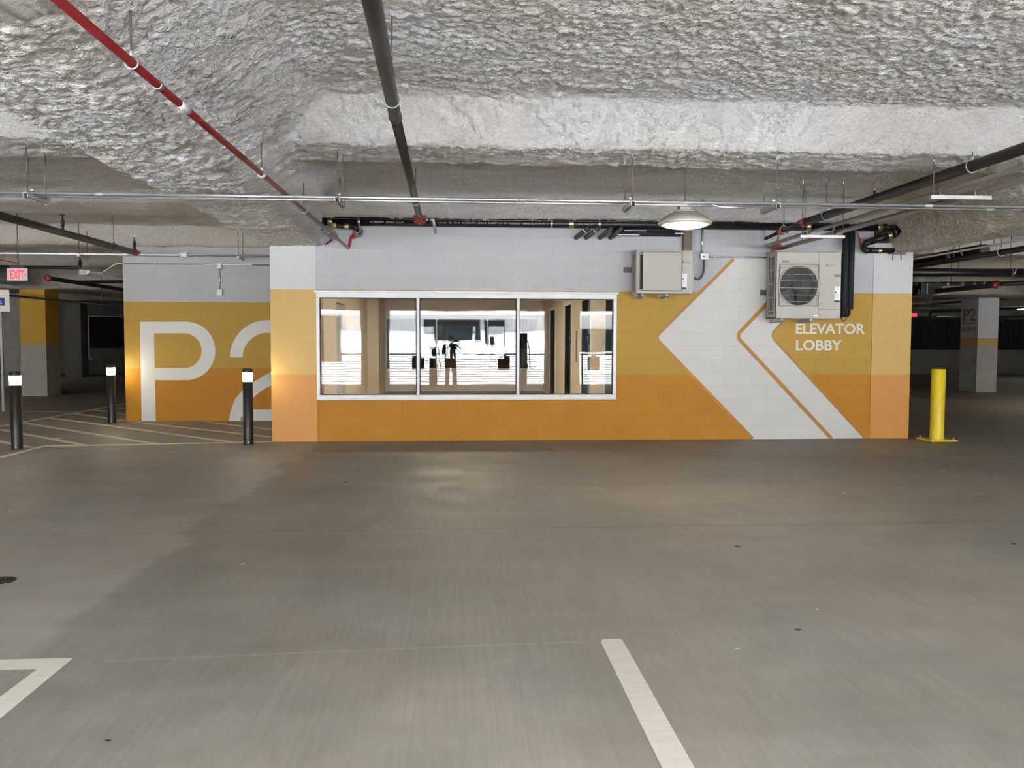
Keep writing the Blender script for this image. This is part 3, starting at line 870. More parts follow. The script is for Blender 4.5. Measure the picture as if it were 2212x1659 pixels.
# pair of silver conduits crossing the view
dC = 7.6
y0c, y1c = dC - .075, dC + .075
zc = P(985, 433, dC).z
conduits = []
for k, (yy, dz, lbl) in enumerate(((y0c, .0, 'nearer of the two long silver conduits crossing the view'), (y1c, .0, 'farther of the two long silver conduits crossing the view'))):
    root = thing('conduit', lbl, 'conduit', (0, yy, zc), 'paired silver conduits')
    MB().cyl((-5.6, yy, zc + dz), (5.6, yy, zc + dz), .0135, 'emt', 14).build('tube', parent=root)
    for x in ((-3.1, .6, 4.4) if k == 0 else (-1.9, 2.2, 5.1)):
        MB().cyl((x - .035, yy, zc + dz), (x + .035, yy, zc + dz), .0162, 'galv', 12).build('coupling', parent=root)
for k, px in enumerate((80, 735, 1358, 1664)):
    x = P(px, 430, dC).x
    tr = thing('trapeze_hanger', ('leftmost strut trapeze holding the silver conduits, above the EXIT sign', 'strut trapeze holding the silver conduits just right of the red pipe', 'strut trapeze holding the silver conduits left of the lit lamp', 'strut trapeze holding the silver conduits right of the lit lamp')[k], 'trapeze hanger', (x, dC, zc - .04), 'strut trapezes of the silver conduits')
    mb = MB(); zz = zc - .0135
    mb.box((x - .02, dC - .2, zz - .006), (x + .02, dC + .2, zz - .002), 'galv'); mb.box((x - .02, dC - .2, zz - .042), (x - .016, dC + .2, zz - .004), 'galv'); mb.box((x + .016, dC - .2, zz - .042), (x + .02, dC + .2, zz - .004), 'galv')
    mb.build('strut', parent=tr)
    for yy in (dC - .16, dC + .16):
        MB().cyl((x, yy, zz - .06), (x, yy, ceil_z(x, yy) + .15), .0055, 'rod_steel', 8).build('rod', parent=tr)
        MB().lathe([(.001, 0), (.013, 0), (.013, .012), (.001, .012)], (x, yy, zz - .055), (0, 0, 1), 'steel_band', 6).build('nut', parent=tr)
    for yy in (y0c, y1c):
        mc = MB().torus((x, yy, zc), .0155, .003, (1, 0, 0), 'galv', 16, 6); mc.box((x - .012, yy - .006, zc + .018), (x + .012, yy + .006, zc + .034), 'galv'); mc.build('clamp', parent=tr)

# red pipe
zR = 2.835
def on_z(px, py, z): return G(px, py, z)
rp0 = on_z(450, 275, zR); xr = P(700, 490, 10).x
# line towards the vanishing point: constant x, constant z
vR = (P(410, 243, 1) - Vector((0, 0, CH))); ratio = vR.x / vR.z
xR = ratio * (zR - CH)
ye = D - .07
red = thing('pipe', 'slim dark red sprinkler pipe running diagonally from upper left to the wall', 'pipe', (xR, 7, zR))
MB().cyl((xR, 1.0, zR), (xR, ye - .55, zR), .0215, 'red_pipe', 16).build('tube', parent=red)
MB().cyl((xR, ye - .55, zR), (xR, ye, zR), .0205, 'brown_steel', 16).build('tube_end', parent=red)
el = MB().tube([(xR, ye - .03, zR), (xR, ye, zR - .0), (xR + .012, ye + .01, zR + .03), (xR + .035, ye + .01, zR + .15)], .019, 'red_fitting', 12)
el.tube([(xR + .035, ye + .01, zR + .14), (xR + .037, ye + .01, zR + .17), (xR + .07, ye + .03, zR + .178)], .019, 'red_fitting', 12)
el.lathe([(.001, -.03), (.033, -.03), (.036, 0), (.033, .03), (.001, .03)], (xR + .075, ye + .05, zR + .175), (0, 1, 0), 'red_fitting', 16)
el.build('elbow', parent=red)
def dep_R(py): return (zR - CH) / ((735 - py) / F)
for py in (210, 388, 436, 505):
    y = dep_R(py)
    if y < ye - .05: band('clamp', (xR, y, zR), .0215, (0, 1, 0), .035, 'steel_band', red)
yl = dep_R(253); MB().lathe([(.0218, -.08), (.0222, -.08), (.0222, .08), (.0218, .08)], (xR, yl, zR), (0, 1, 0), 'label_white', 16).build('label', parent=red)
for py, lb_ in ((165, 'hanger of the red pipe nearest the camera'), (388, 'middle hanger of the red pipe where the foam beam curves'), (462, 'hanger of the red pipe beside the wall')):
    y = dep_R(py); hanger(lb_, (xR, y, zR), .0215, (0, 1, 0), None, 'hangers of the red pipe', 'galv')
# red flecks on the foam at the pier top
rt = thing('pipe_stub', 'short red pipe stub poking from the foam at the left pier', 'pipe stub', P(716, 523, 12.0))
MB().cyl(P(703, 528, 12.02), P(716, 519, 12.2), .012, 'red_fitting', 10).build('tube', parent=rt)

# dark sprinkler main
a0, a1, a2 = P(803, 0, 3.5), P(854, 252, 5.85), P(906, 470, 11.6)
rM = .041
dm = thing('pipe', 'thick dark steel sprinkler main running toward the wall above the window', 'pipe', a1)
d0 = (a0 - a1).normalized()
MB().cyl(a1 + (a0 - a1) * 1.8, a1, rM + .001, 'dark_pipe', 24).build('tube', parent=dm)
MB().cyl(a1, a2, rM - .002, 'dark_pipe', 24).build('tube', parent=dm)
band('coupling', a1, rM, a2 - a1, .06, 'dark_pipe', dm)
grooved('coupling', a2, rM, a2 - a1, dm)
a3 = a2 + (a2 - a1).normalized() * .22 + Vector((0, 0, -.03))
MB().cyl(a2, a3, .034, 'brown_steel', 16).build('tube_end', parent=dm)
grooved('coupling', a3, .032, a2 - a1, dm)
s1 = P(914, 475, 11.75); s2 = P(931, 474, 11.75); s3 = P(941, 504, 11.8)
MB().tube([s1, s2], .017, 'dark_pipe', 12).build('branch', parent=dm)
band('band', (s1 + s2) / 2, .017, s2 - s1, .03, 'steel_band', dm)
MB().tube([s2 - Vector((.01, 0, 0)), s2 + Vector((.03, 0, -.002)), s2 + Vector((.04, 0, -.03)), s3], .02, 'galv', 12).build('drain_leg', parent=dm)
for py, lb_ in ((200, 'hanger of the thick dark main nearest the camera'), (447, 'hanger of the thick dark main just before the silver conduits')):
    t = (py - 0) / 252
    c = a0.lerp(a1, min(1, 1)) if py == 447 else None
    if py == 200: c = P(843, 200, 5.95); c = a0.lerp(a1, .78)
    else: c = a1.lerp(a2, .72)
    hanger(lb_, c, rM, (0, 1, 0), None, 'hangers of the dark main', 'galv')

# right-hand black pipe A
zA = P(1690, 497, 11.6).z; xA = P(1690, 497, 11.6).x
pa = thing('pipe', 'thick black pipe sloping down from the upper right to the air conditioner', 'pipe', (xA, 9, zA))
MB().cyl((xA, 3, zA), (xA, 10.85, zA), .05, 'dark_pipe', 24).build('tube', parent=pa)
grooved('coupling', (xA, 10.85, zA), .045, (0, 1, 0), pa)
MB().cyl((xA, 10.8, zA - .012), (xA, 11.6, zA - .012), .036, 'dark_pipe', 20).build('tube', parent=pa)
grooved('coupling', (xA, 11.6, zA - .012), .036, (0, 1, 0), pa)
e0 = P(1652, 516, 12.1)
MB().tube([(xA, 11.6, zA - .02), (xA - .02, 11.8, zA - .03), e0], .024, 'dark_pipe', 12).build('reducer', parent=pa)
MB().cyl(e0 - Vector((.03, 0, .01)), e0 + Vector((-.03, 0, .12)), .03, 'galv', 12).build('valve', parent=pa)
sp_ = thing('sprinkler_head', 'upright sprinkler head on the thick black pipe at right', 'sprinkler', (xA, 9.0, zA + .05))
def sprinkler(root, c, mat='brass_band', k=1.):
    MB().cyl(c, c + Vector((0, 0, .05 * k)), .014 * k, 'black_pipe', 10).build('nipple', parent=root)
    mb = MB().lathe([(.016 * k, .05 * k), (.018 * k, .07 * k), (.008 * k, .1 * k), (.004 * k, .13 * k)], c, (0, 0, 1), mat, 10)
    for sx_ in (-1, 1): mb.tube([c + Vector((.016 * k * sx_, 0, .07 * k)), c + Vector((.016 * k * sx_, 0, .1 * k)), c + Vector((0, 0, .135 * k))], .003, mat, 6)
    mb.build('body', parent=root)
    MB().lathe([(.001, .135 * k), (.024 * k, .135 * k), (.024 * k, .14 * k), (.001, .142 * k)], c, (0, 0, 1), mat, 12).build('deflector', parent=root)
sprinkler(sp_, Vector((xA, 9.0, zA + .048)))
for yy, lb_ in ((11.55, 'hanger at the wall end of the thick black right-hand pipe'), (10.2, 'ring hanger on the thick black right-hand pipe above the air conditioner'), (10.84, 'hanger by the red coupling of the thick black right-hand pipe'), (7.25, 'hanger of the thick black pipe at the upper right')):
    hanger(lb_, (xA, yy, zA), .05 if yy < 10.8 else .045, (0, 1, 0), None, 'hangers of the right-hand black pipe', 'galv')

# twin brown pipes B and C
zB = 2.88
vB = P(1740, 505, 1) - Vector((0, 0, CH)); xB = vB.x / vB.z * (zB - CH)
vC = P(1800, 504.5, 1) - Vector((0, 0, CH)); xC = vC.x / vC.z * (zB - CH)
pb = thing('pipe', 'left one of two slim brown-grey pipes on struts at right', 'pipe', (xB, 9, zB), 'slim brown-grey pipes')
yb = 12.0
zU = e0.z
MB().tube([(xB, 4, zB), (xB, yb - .25, zB)] , .024, 'brown_steel', 16).build('tube', parent=pb)
q0 = Vector((xB, yb - .25, zB)); q1 = P(1660, 535, 12.1)
MB().tube([q0, q0 + Vector((-.005, .1, 0)), q1 + Vector((.08, 0, .0)), q1 + Vector((.02, 0, .0)), q1 + Vector((-.03, 0, .03)), q1 + Vector((-.055, 0, .09)), e0 + Vector((-.035, 0, 0))], .019, 'galv', 12).build('bend', parent=pb)
pc = thing('pipe', 'right one of two slim brown-grey pipes ending in a red flange over the air conditioner', 'pipe', (xC, 9, zB), 'slim brown-grey pipes')
MB().cyl((xC, 4, zB), (xC, D - .12, zB), .030, 'brown_steel', 16).build('tube', parent=pc)
fl_ = MB().lathe([(.03, -.02), (.085, -.02), (.095, 0), (.085, .03), (.03, .03)], (xC, D - .08, zB), (0, 1, 0), 'red_fitting', 20)
for k in range(8):
    a = PI / 4 * k; fl_.cyl((xC + .075 * math.cos(a), D - .12, zB + .075 * math.sin(a)), (xC + .075 * math.cos(a), D - .05, zB + .075 * math.sin(a)), .009, 'red_fitting', 8)
fl_.build('flange', parent=pc)
cn = MB().cyl((xB - .02, 11.35, zB), (xB + .01, 11.35, zA - .05), .014, 'brown_steel', 10).build('link', parent=pb)
for yy, lb_ in ((7.45, 'pale strut carrying the slim brown-grey pipes at the upper right'), (10.35, 'pale strut carrying the slim brown-grey pipes over the air conditioner')):
    tr = thing('trapeze_hanger', lb_, 'trapeze hanger', (4.6, yy, zB - .05), 'struts of the brown-grey pipes')
    MB().box((xB - .12, yy - .02, zB - .066), (xC + .12, yy + .02, zB - .032), 'steel_band').build('strut', parent=tr)
    for x in (xB - .09, xC + .1):
        MB().cyl((x, yy, zB - .09), (x, yy, ceil_z(x, yy) + .15), .0055, 'rod_steel', 8).build('rod', parent=tr)
    for x, r in ((xB, .024), (xC, .03)):
        MB().torus((x, yy, zB), r + .004, .004, (0, 1, 0), 'galv', 16, 6).build('clamp', parent=tr)

# black cast-iron drain at the top of the wall
dz_ = D - .10
c0, c1 = P(702, 478, dz_), P(1906, 491, dz_)
rI = .062
ci = thing('drain_pipe', 'long black cast-iron drain pipe along the top of the wall', 'drain pipe', c0)
MB().cyl(c0, c1, rI, 'cast_iron', 28).build('tube', parent=ci)
axI = (c1 - c0).normalized()
def onI(px): 
    t = (P(px, 485, dz_).x - c0.x) / (c1.x - c0.x); return c0.lerp(c1, t)
for px in (713, 1234, 1744, 1899): band('brass_clamp', onI(px), rI, axI, .075, 'brass_band', ci)
for px in (776, 1191, 1294, 1798, 1846): band('strap', onI(px), rI, axI, .03, 'steel_band', ci)
elb = MB().tube([c1, c1 + Vector((.08, -.02, -.0)), c1 + Vector((.14, -.08, -.02)), c1 + Vector((.14, -.15, -.08)), c1 + Vector((.07, -.17, -.13))], rI + .004, 'cast_iron', 20); elb.build('elbow', parent=ci)
g1 = c1 + Vector((.07, -.17, -.13)); g2 = P(1880, 522, D - .2)
MB().cyl(g1, g2, rI - .012, 'cast_iron', 20).build('offset_leg', parent=ci)
band('brass_clamp', g1.lerp(g2, .12), rI - .01, g2 - g1, .06, 'brass_band', ci)
g3 = P(1872, 536, D - .12); g4 = P(1930, 541, D - .1)
MB().tube([g2, g2 + Vector((-.06, .0, -.02)), g3 + Vector((-.05, 0, .0)), g3 + Vector((-.01, 0, -.03)), g3 + Vector((.06, 0, -.035))], rI - .016, 'cast_iron', 18).build('return_bend', parent=ci)
MB().cyl(g3 + Vector((.06, 0, -.035)), g4, rI - .022, 'cast_iron', 18).build('stub_leg', parent=ci)
band('brass_clamp', g3 + Vector((.2, 0, -.037)), rI - .02, X3, .06, 'brass_band', ci)
for s_, pa_, pb_ in (('NO HUB 5 IN CISPI 301 NSF U P CODE 08/27/21', 930, 1180), ('CISPI 301 USA', 800, 880), ('CODE 08/27/', 1245, 1285)):
    ws = s_.split(' '); tot = sum(len(w) + 1 for w in ws); k0 = 0
    for w in ws:
        A_, B_ = onI(pa_ + (pb_ - pa_) * k0 / tot), onI(pa_ + (pb_ - pa_) * (k0 + len(w)) / tot)
        text_part('print', w, A_ + Vector((0, -rI - .001, -.022)), axI, Z3, (B_ - A_).length, .022, 'pipe_print', ci, 0, .001)
        k0 += len(w) + 1
# left end group of fittings
lf = thing('pipe_fitting', 'cluster of black hubless fittings with brass clamps at the left end of the drain pipe', 'pipe fitting', P(715, 490, D - .2))
e1 = c0 + Vector((-.02, -.0, 0))
MB().tube([e1, e1 + Vector((-.06, -.02, -.01)), e1 + Vector((-.07, -.03, -.07)), e1 + Vector((-.03, -.03, -.13))], rI, 'cast_iron', 18).build('elbow', parent=lf)
h0, h1 = P(716, 486, D - .16), P(764, 491, D - .16)
MB().cyl(h0, h1, .036, 'cast_iron', 18).build('tube', parent=lf)
for t in (.12, .68): band('brass_clamp', h0.lerp(h1, t), .036, h1 - h0, .07, 'brass_band', lf)
MB().tube([h1, h1 + Vector((.03, 0, -.005)), h1 + Vector((.05, .05, -.03)), h1 + Vector((.05, .16, -.05))], .042, 'cast_iron', 16).torus(h1 + Vector((.045, .03, -.03)), .045, .009, (0, 1, .4), 'galv', 18, 6).build('elbow', parent=lf)
MB().lathe([(.0, 0), (.075, 0), (.08, .02), (.07, .04)], h1 + Vector((.05, .15, -.06)), (0, -1, 0), 'galv', 20).build('escutcheon', parent=lf)
MB().tube([P(712, 500, D - .15), P(718, 505, D - .1), P(722, 512, D - .02)], [.05, .055, .06], 'galv', 16).build('sleeve', parent=lf)

# four insulated refrigerant lines coming out of the wall
for k, px in enumerate((1262, 1284, 1312, 1334)):
    s = P(px, 500, D - .14); t_ = s + Vector((.0, .16, .03)); b0 = P(px - 15 + (0, 0, 2, 3)[k], 511, D - .12)
    rl = thing('insulated_line', ('leftmost', 'second', 'third', 'last')[k] + ' of four grey insulated tubes bending out of the wall under the drain pipe', 'refrigerant line', b0, 'insulated refrigerant tubes')
    top = P(px + 10, 492, D - .2)
    MB().tube([b0 + Vector((-.0, .12, -.0)), b0 + Vector((0, .02, 0)), b0 + Vector((.015, -.03, .01)), b0.lerp(top, .5) + Vector((0, -.02, 0)), top], .034, 'insulation_grey', 16).build('tube', parent=rl)
    if k < 2: MB().torus(b0.lerp(top, .62) + Vector((0, -.02, 0)), .035, .006, top - b0, 'label_white', 16, 6).build('cable_tie', parent=rl)
bd = thing('line_bundle', 'dark insulated line bundle running right behind the lit lamp', 'refrigerant line', P(1330, 500, D - .1))
for dz in (-.03, .03):
    A_, B_ = P(1322, 500, D - .06), P(1470, 502, D - .06)
    MB().cyl(A_ + Vector((0, 0, dz)), B_ + Vector((0, 0, dz)), .036, 'insulation', 14).build('tube', parent=bd)
MB().box(P(1349, 497, D - .14), P(1396, 500, D - .10), 'steel_band').build('strut', parent=bd)
MB().box(P(1334, 506, D - .16), P(1380, 509, D - .12), 'steel_band').build('strut', parent=bd)
MB().box(P(1458, 503, D - .12), P(1475, 506, D - .08), 'steel_band').build('strut', parent=bd)
lc = thing('line_cover', 'brown vertical line cover dropping to the left air conditioner', 'line cover', P(1484, 540, D - .08))
MB().box(P(1477.5, 500, D - .10), P(1491, 544, D), 'line_cover', .004).build('cover', parent=lc)
MB().box(P(1476.5, 498, D - .105), P(1492, 502, D), 'line_cover').build('strap', parent=lc)

# left dark pipe with sprinklers
zD = 3.02
vD = P(165, 511, 1) - Vector((0, 0, CH)); xD = vD.x / vD.z * (zD - CH)
yDe = (zD - CH) / ((735 - 554) / F)
pd = thing('pipe', 'thick black sprinkler pipe at far left ending in a red cap', 'pipe', (xD, 12, zD))
MB().cyl((xD, 8, zD), (xD, yDe, zD), .05, 'black_pipe', 20).build('tube', parent=pd)
grooved('end_cap', (xD, yDe, zD), .042, (0, 1, 0), pd)
for px, lb_ in ((135, 'nearer upright sprinkler on the black pipe at far left'), (318, 'farther upright sprinkler near the red cap of the black pipe at far left')):
    for yy in np.arange(8, yDe, .02):
        c = Vector((xD, yy, zD)); w_ = RC.transposed() @ (c - Vector((0, 0, CH)))
        if IW / 2 + F * w_.x / -w_.z >= px: break
    st = thing('sprinkler_head', lb_, 'sprinkler', c + Vector((0, 0, .05)), 'sprinklers of the far left pipe')
    sprinkler(st, c + Vector((0, 0, .045)), 'dark_pipe', 1.5)
hanger('rod hanger of the black pipe at far left', (xD, yDe - .9, zD), .05, (0, 1, 0), None, None, 'rod_steel')

# thin conduit in front of the P2 wall
dE = 15.2
zE = P(300, 550.5, dE).z
ce = thing('conduit', 'thin conduit crossing just under the foam above the P2 wall', 'conduit', (-6, dE, zE))
MB().cyl((-14, dE, zE), (XL0 - .02, dE, zE), .02, 'emt', 12).build('tube', parent=ce)
MB().box((P(392, 550, dE).x, dE - .05, zE - .03), (P(405, 550, dE).x, dE + .05, zE + .045), 'galv').build('junction_box', parent=ce)
for px, lb_ in ((180, 'strut trapeze of the thin conduit above the yellow column'), (520, 'strut trapeze of the thin conduit above the figure 2')):
    x = P(px, 550, dE).x
    tr = thing('trapeze_hanger', lb_, 'trapeze hanger', (x, dE, zE), 'trapezes of the thin conduit')
    MB().box((x - .02, dE - .2, zE - .06), (x + .02, dE + .2, zE - .022), 'galv').build('strut', parent=tr)
    for yy in (dE - .16, dE + .16): MB().cyl((x, yy, zE - .08), (x, yy, ceil_z(x, yy) + .15), .006, 'rod_steel', 8).build('rod', parent=tr)
# conduit and boxes on the P2 wall
yw = D2 - .02
wc = thing('conduit', 'thin conduit with two junction boxes fixed to the P2 wall', 'conduit', P(474, 600, D2))
zw = P(430, 571, yw).z
MB().cyl((xp2 + .02, yw, zw), (XL0, yw, zw), .012, 'emt', 10).build('tube', parent=wc)
for px in (335, 540):
    x = P(px, 571, yw).x; MB().box((x - .015, yw - .015, zw - .02), (x + .015, D2, zw + .02), 'galv').build('strap', parent=wc)
MB().tube([(xp2 + .04, yw, zw), (xp2 - .1, yw, zw + .0), P(245, 573, yw), P(222, 588, yw), P(190, 592, yw)], .012, 'emt', 10).build('bend', parent=wc)
MB().cyl(P(474.5, 580, yw), P(474.5, 627, yw), .012, 'emt', 10).build('drop', parent=wc)
MB().box(P(467.5, 568, yw - .05), P(480.5, 581, D2), 'galv', .006).build('junction_box', parent=wc)
MB().box(P(468, 625, yw - .05), P(482, 638.5, D2), 'galv', .006).build('switch_box', parent=wc)

# pipes farther left
zf1 = P(60, 577, 17.5).z
fb = thing('pipe', 'slim black pipe above the EXIT sign with an upturned sprinkler end', 'pipe', P(60, 577, 17.5))
A_, B_ = P(-80, 575.5, 17.5), P(167, 578, 17.5)
MB().tube([A_, B_, B_ + Vector((.05, 0, .02)), B_ + Vector((.06, 0, .08))], .035, 'black_pipe', 12).build('tube', parent=fb)
MB().lathe([(.035, .0), (.03, .05), (.012, .1), (.004, .16)], B_ + Vector((.06, 0, .08)), (0, 0, 1), 'dark_pipe', 10).build('sprinkler', parent=fb)
zg = 2.78; vg = P(105, 601, 1) - Vector((0, 0, CH)); xg = vg.x / vg.z * (zg - CH); yg = (zg - CH) / (vg.z)
fr_ = thing('pipe', 'black pipe with a red end cap left of the P2 wall', 'pipe', (xg, yg, zg))
MB().tube([(xg, yg, zg), (xg, yg + 7, zg)], .045, 'black_pipe', 14).build('tube', parent=fr_)
MB().lathe([(.001, -.04), (.06, -.04), (.07, -.012), (.07, .012), (.06, .04), (.001, .04)], (xg, yg - .02, zg), (0, 1, 0), 'red_fitting', 14).build('end_cap', parent=fr_)
MB().cyl((xg, yg + 1.2, zg), (xp2 - .02, yg + 1.2, zg + .05), .035, 'black_pipe', 12).build('branch', parent=fr_)
sp2 = thing('conduit', 'pale lit conduit with a white box beside the P2 wall', 'conduit', P(195, 588, 18))
wz = P(195, 588, 18)
MB().cyl(wz, wz + Vector((0, 3.5, 0)), .022, 'white_conduit', 10).build('tube', parent=sp2)
MB().box(wz - Vector((.06, .03, .05)), wz + Vector((.0, .03, .04)), 'white_conduit').build('junction_box', parent=sp2)
MB().box(wz - Vector((.22, .02, .06)), wz + Vector((-.06, .06, .05)), 'galv').build('switch_box', parent=sp2)
rw = thing('fire_alarm_cable', 'thin red cable sloping to the EXIT sign', 'cable', P(20, 565, 16))
MB().tube([P(-40, 555, 16), P(10, 563, 16), P(40, 569, 16)], .008, 'red_pipe', 6).build('cable', parent=rw)
fp = thing('pipe', 'black pipe passing in front of the yellow column under the far beam', 'pipe', P(100, 640, 21))
MB().tube([P(-40, 633, 21.5), P(60, 642, 21.5), P(130, 649, 21.5), P(330, 669, 21.5)], .028, 'black_pipe', 10).build('tube', parent=fp)
fq = P(220, 658, 21.5); MB().cyl(fq, (fq.x, fq.y, ceil_z(fq.x, fq.y) + .05), .007, 'rod_steel', 6).build('rod', parent=fp)
wl_ = thing('conduit', 'white conduit dropping down the far left screens', 'conduit', P(191, 720, 36.9))
MB().tube([P(126, 679, 37.44), P(190, 683, 37.44), P(265, 684, 37.44)], .025, 'white_conduit', 8).build('tube', parent=wl_)
MB().tube([P(191.3, 683, 37.38), P(192.5, 772, 37.38), P(195, 776, 37.38), P(200, 776, 37.38)], .03, 'white_conduit', 8).build('drop', parent=wl_)
def strip_light(a, b_, label):
    a, b_ = Vector(a), Vector(b_)
    r = thing('strip_light', label, 'lamp', (a + b_) / 2, 'far strip lights')
    MB().tube([a, b_], .05, 'strip_lamp', 8).build('lamp_tube', parent=r)
    MB().box((min(a.x, b_.x), a.y - .06, a.z + .04), (max(a.x, b_.x), a.y + .06, a.z + .1), 'alu').build('lamp_housing', parent=r)
    MB().cyl((a.x * .5 + b_.x * .5, a.y, a.z + .1), (a.x * .5 + b_.x * .5, a.y, ceil_z(a.x * .5 + b_.x * .5, a.y) + .05), .01, 'rod_steel', 6).build('rod', parent=r)
strip_light(P(-30, 665, 31), P(37, 664.5, 31), 'lit strip light behind the accessible parking sign')
strip_light(P(2199, 666.5, 31), P(2280, 665.5, 31), 'lit strip light right of the P2 ROW 8 column')

# right far pipes
def rpipe(label, pts, r, mat='black_pipe', extras=(), group=None, cat='pipe', name='pipe'):
    root = thing(name, label, cat, pts[0], group)
    MB().tube(pts, r, mat, 16).build('tube', parent=root)
    c = Vector(pts[0]).lerp(Vector(pts[1]), .5)
    MB().cyl(c + Vector((0, 0, r)), (c.x, c.y, ceil_z(c.x, c.y) + .05), .007, 'rod_steel', 6).build('rod', parent=root)
    for kind, c, ax, w in extras:
        if kind == 'band': band('strap', c, r, ax, w, 'steel_band', root)
        elif kind == 'red': MB().lathe([(.001, -.04), (r + .012, -.04), (r + .022, -.012), (r + .022, .012), (r + .012, .04), (.001, .04)], c, ax, 'red_pipe', 14).build('end_cap', parent=root)
    return root
A_, B_ = P(1955, 588, 15), P(2330, 589.5, 15)
A_ = A_.lerp(B_, (XR1 + .02 - A_.x) / (B_.x - A_.x))
rpipe('thick black horizontal pipe just right of the lobby block', [A_, B_], .077, 'cast_iron')
c = A_.lerp(B_, (P(2182, 588, 15).x - A_.x) / (B_.x - A_.x))
hg = hanger('clevis hanger on the thick black horizontal pipe at right', c, .077, (1, 0, 0), None, None, 'galv')
MB().tube([c + Vector((.06, -.08, .08)), c + Vector((.04, -.09, 0)), c + Vector((.01, -.06, -.08))], .012, 'steel_band', 8).build('strap', parent=hg)
zz = 2.72
def vline(px, py, z): 
    v = P(px, py, 1) - Vector((0, 0, CH)); return v.x / v.z * (z - CH), v.z
x_, s_ = vline(2212, 537, zz)
rg_ = rpipe('black pipe slanting down to the right pier from the right edge', [(x_, 7.5, zz), (x_, 16.5, zz)], .04)
yk = (zz - CH) / (P(2171, 545, 1).z - CH)
hanger('ring hanger on the black pipe slanting to the right pier', (x_, yk, zz), .045, (0, 1, 0), None, None, 'galv')
zz = 3.0; x_, s_ = vline(2128, 538, zz); y_ = (zz - CH) / s_
rpipe('thick black wrapped pipe ending under the foam at the right pier', [(x_, y_, zz), (x_, y_ + .25, zz), (x_, 17, zz)], .085, 'cast_iron', [('band', (x_, y_ + .5, zz), (0, 1, 0), .04), ('band', (x_, y_ + .9, zz), (0, 1, 0), .1)])
zz = 2.78; x_, s_ = vline(2100, 537.5, zz)
rpipe('slim pale conduit along the wrapped black pipe at right', [(x_, 8, zz), (x_, 13.2, zz), (x_ - .05, 13.5, zz - .02), (x_ - .05, 14.5, zz)], .015, 'galv', cat='conduit', name='conduit')
A_, B_ = P(1955, 614, 18), P(2152, 612, 18)
rb_ = rpipe('black pipe with pale straps above the P2 ROW 8 column', [A_, B_], .045, 'black_pipe', [('band', A_.lerp(B_, t), X3, .06) for t in (.35, .46, .62, .75, .86)] + [('red', B_, X3, 0)])
bx = thing('valve_box', 'black box hanging on the far right pipe', 'valve box', P(1999, 622, 17.9))
MB().box(P(1991, 610, 17.8), P(2013, 636, 18.2), 'black_pipe', .01).box(P(1983, 624, 17.85), P(1992, 637, 18.1), 'black_pipe').build('case', parent=bx)
MB().box(P(2002, 612, 17.78), P(2002.8, 634, 17.8), 'galv').build('seam', parent=bx)
zz = 2.62; x_, s_ = vline(2150, 616, zz); y_ = (zz - CH) / s_
rpipe('black pipe with a red cap running away above the P2 ROW 8 column', [(x_, y_, zz), (x_, y_ + 8, zz)], .05, 'black_pipe', [('red', Vector((x_, y_, zz)), (0, 1, 0), 0)])
rpipe('black pipe from the red cap to the right edge', [P(2160, 613.5, 18.6), P(2320, 607, 18.6)], .05)
rpipe('slim black pipe passing behind the top of the P2 ROW 8 column', [P(1955, 662, 26), P(2074, 652, 26), P(2160, 645.5, 26), P(2320, 633, 26)], .035)
rpipe('pale far conduit at the height of the far right EXIT sign', [P(1955, 665, 29), P(2073, 665.5, 29)], .03, 'galv', cat='conduit', name='conduit')
rpipe('far black pipe with a drop beside the P2 ROW 8 column', [P(2320, 660, 30), P(2073, 670.5, 30), P(2014, 674, 30), P(2009, 678, 30), P(2008, 690, 30)], .045)
rpipe('far black pipe along the top of the right-hand screens', [P(1955, 686, 36.5), P(2320, 684, 36.5)], .05)

# ------------------------------------------------------------------ air conditioners
def ac_brackets(root, x0, x1, z, yf, yb):
    for fx in (.12, .56):
        x = x0 + (x1 - x0) * fx
        mb = MB()
        mb.box((x - .02, yf + .02, z - .065), (x + .02, D, z - .06), 'galv'); mb.box((x - .02, yf + .02, z - .065), (x - .016, D, z - .012), 'galv'); mb.box((x + .016, yf + .02, z - .065), (x + .02, D, z - .012), 'galv')
        mb.box((x - .03, D - .012, z - .07), (x + .03, D, z + .02), 'galv')
        br = mb.build('bracket', parent=root)
        MB().lathe([(.001, 0), (.018, 0), (.024, .02), (.018, .04), (.001, .04)], (x + .0, yf + .05, z - .04), (0, 0, 1), 'bolt_pale', 12).build('foot', parent=br)
        MB().lathe([(.001, 0), (.018, 0), (.024, .02), (.018, .04), (.001, .04)], (x, yb - .06, z - .04), (0, 0, 1), 'bolt_pale', 12).build('foot', parent=br)
def logo(root, p, w, y):
    """three small rhombi round a centre and two lines of small capitals"""
    mb = MB(); c = p; s = w * .17
    for k in range(3):
        a = math.radians(90 + 120 * k); d_ = Vector((math.cos(a), 0, math.sin(a))); n_ = Vector((-d_.z, 0, d_.x))
        mb.prism([c, c + d_ * s * .5 + n_ * s * .3, c + d_ * s, c + d_ * s * .5 - n_ * s * .3], (0, -.001, 0), 'ac_dark')
    mb.build('emblem', parent=root)
    text_part('lettering', 'MITSUBISHI', c + Vector((s * 1.1, -.0005, .003)), X3, Z3, w * .62, w * .085, 'ac_grey', root, 0, .001)
    text_part('lettering', 'ELECTRIC', c + Vector((s * 1.1, -.0005, -w * .11)), X3, Z3, w * .5, w * .085, 'ac_grey', root, 0, .001)
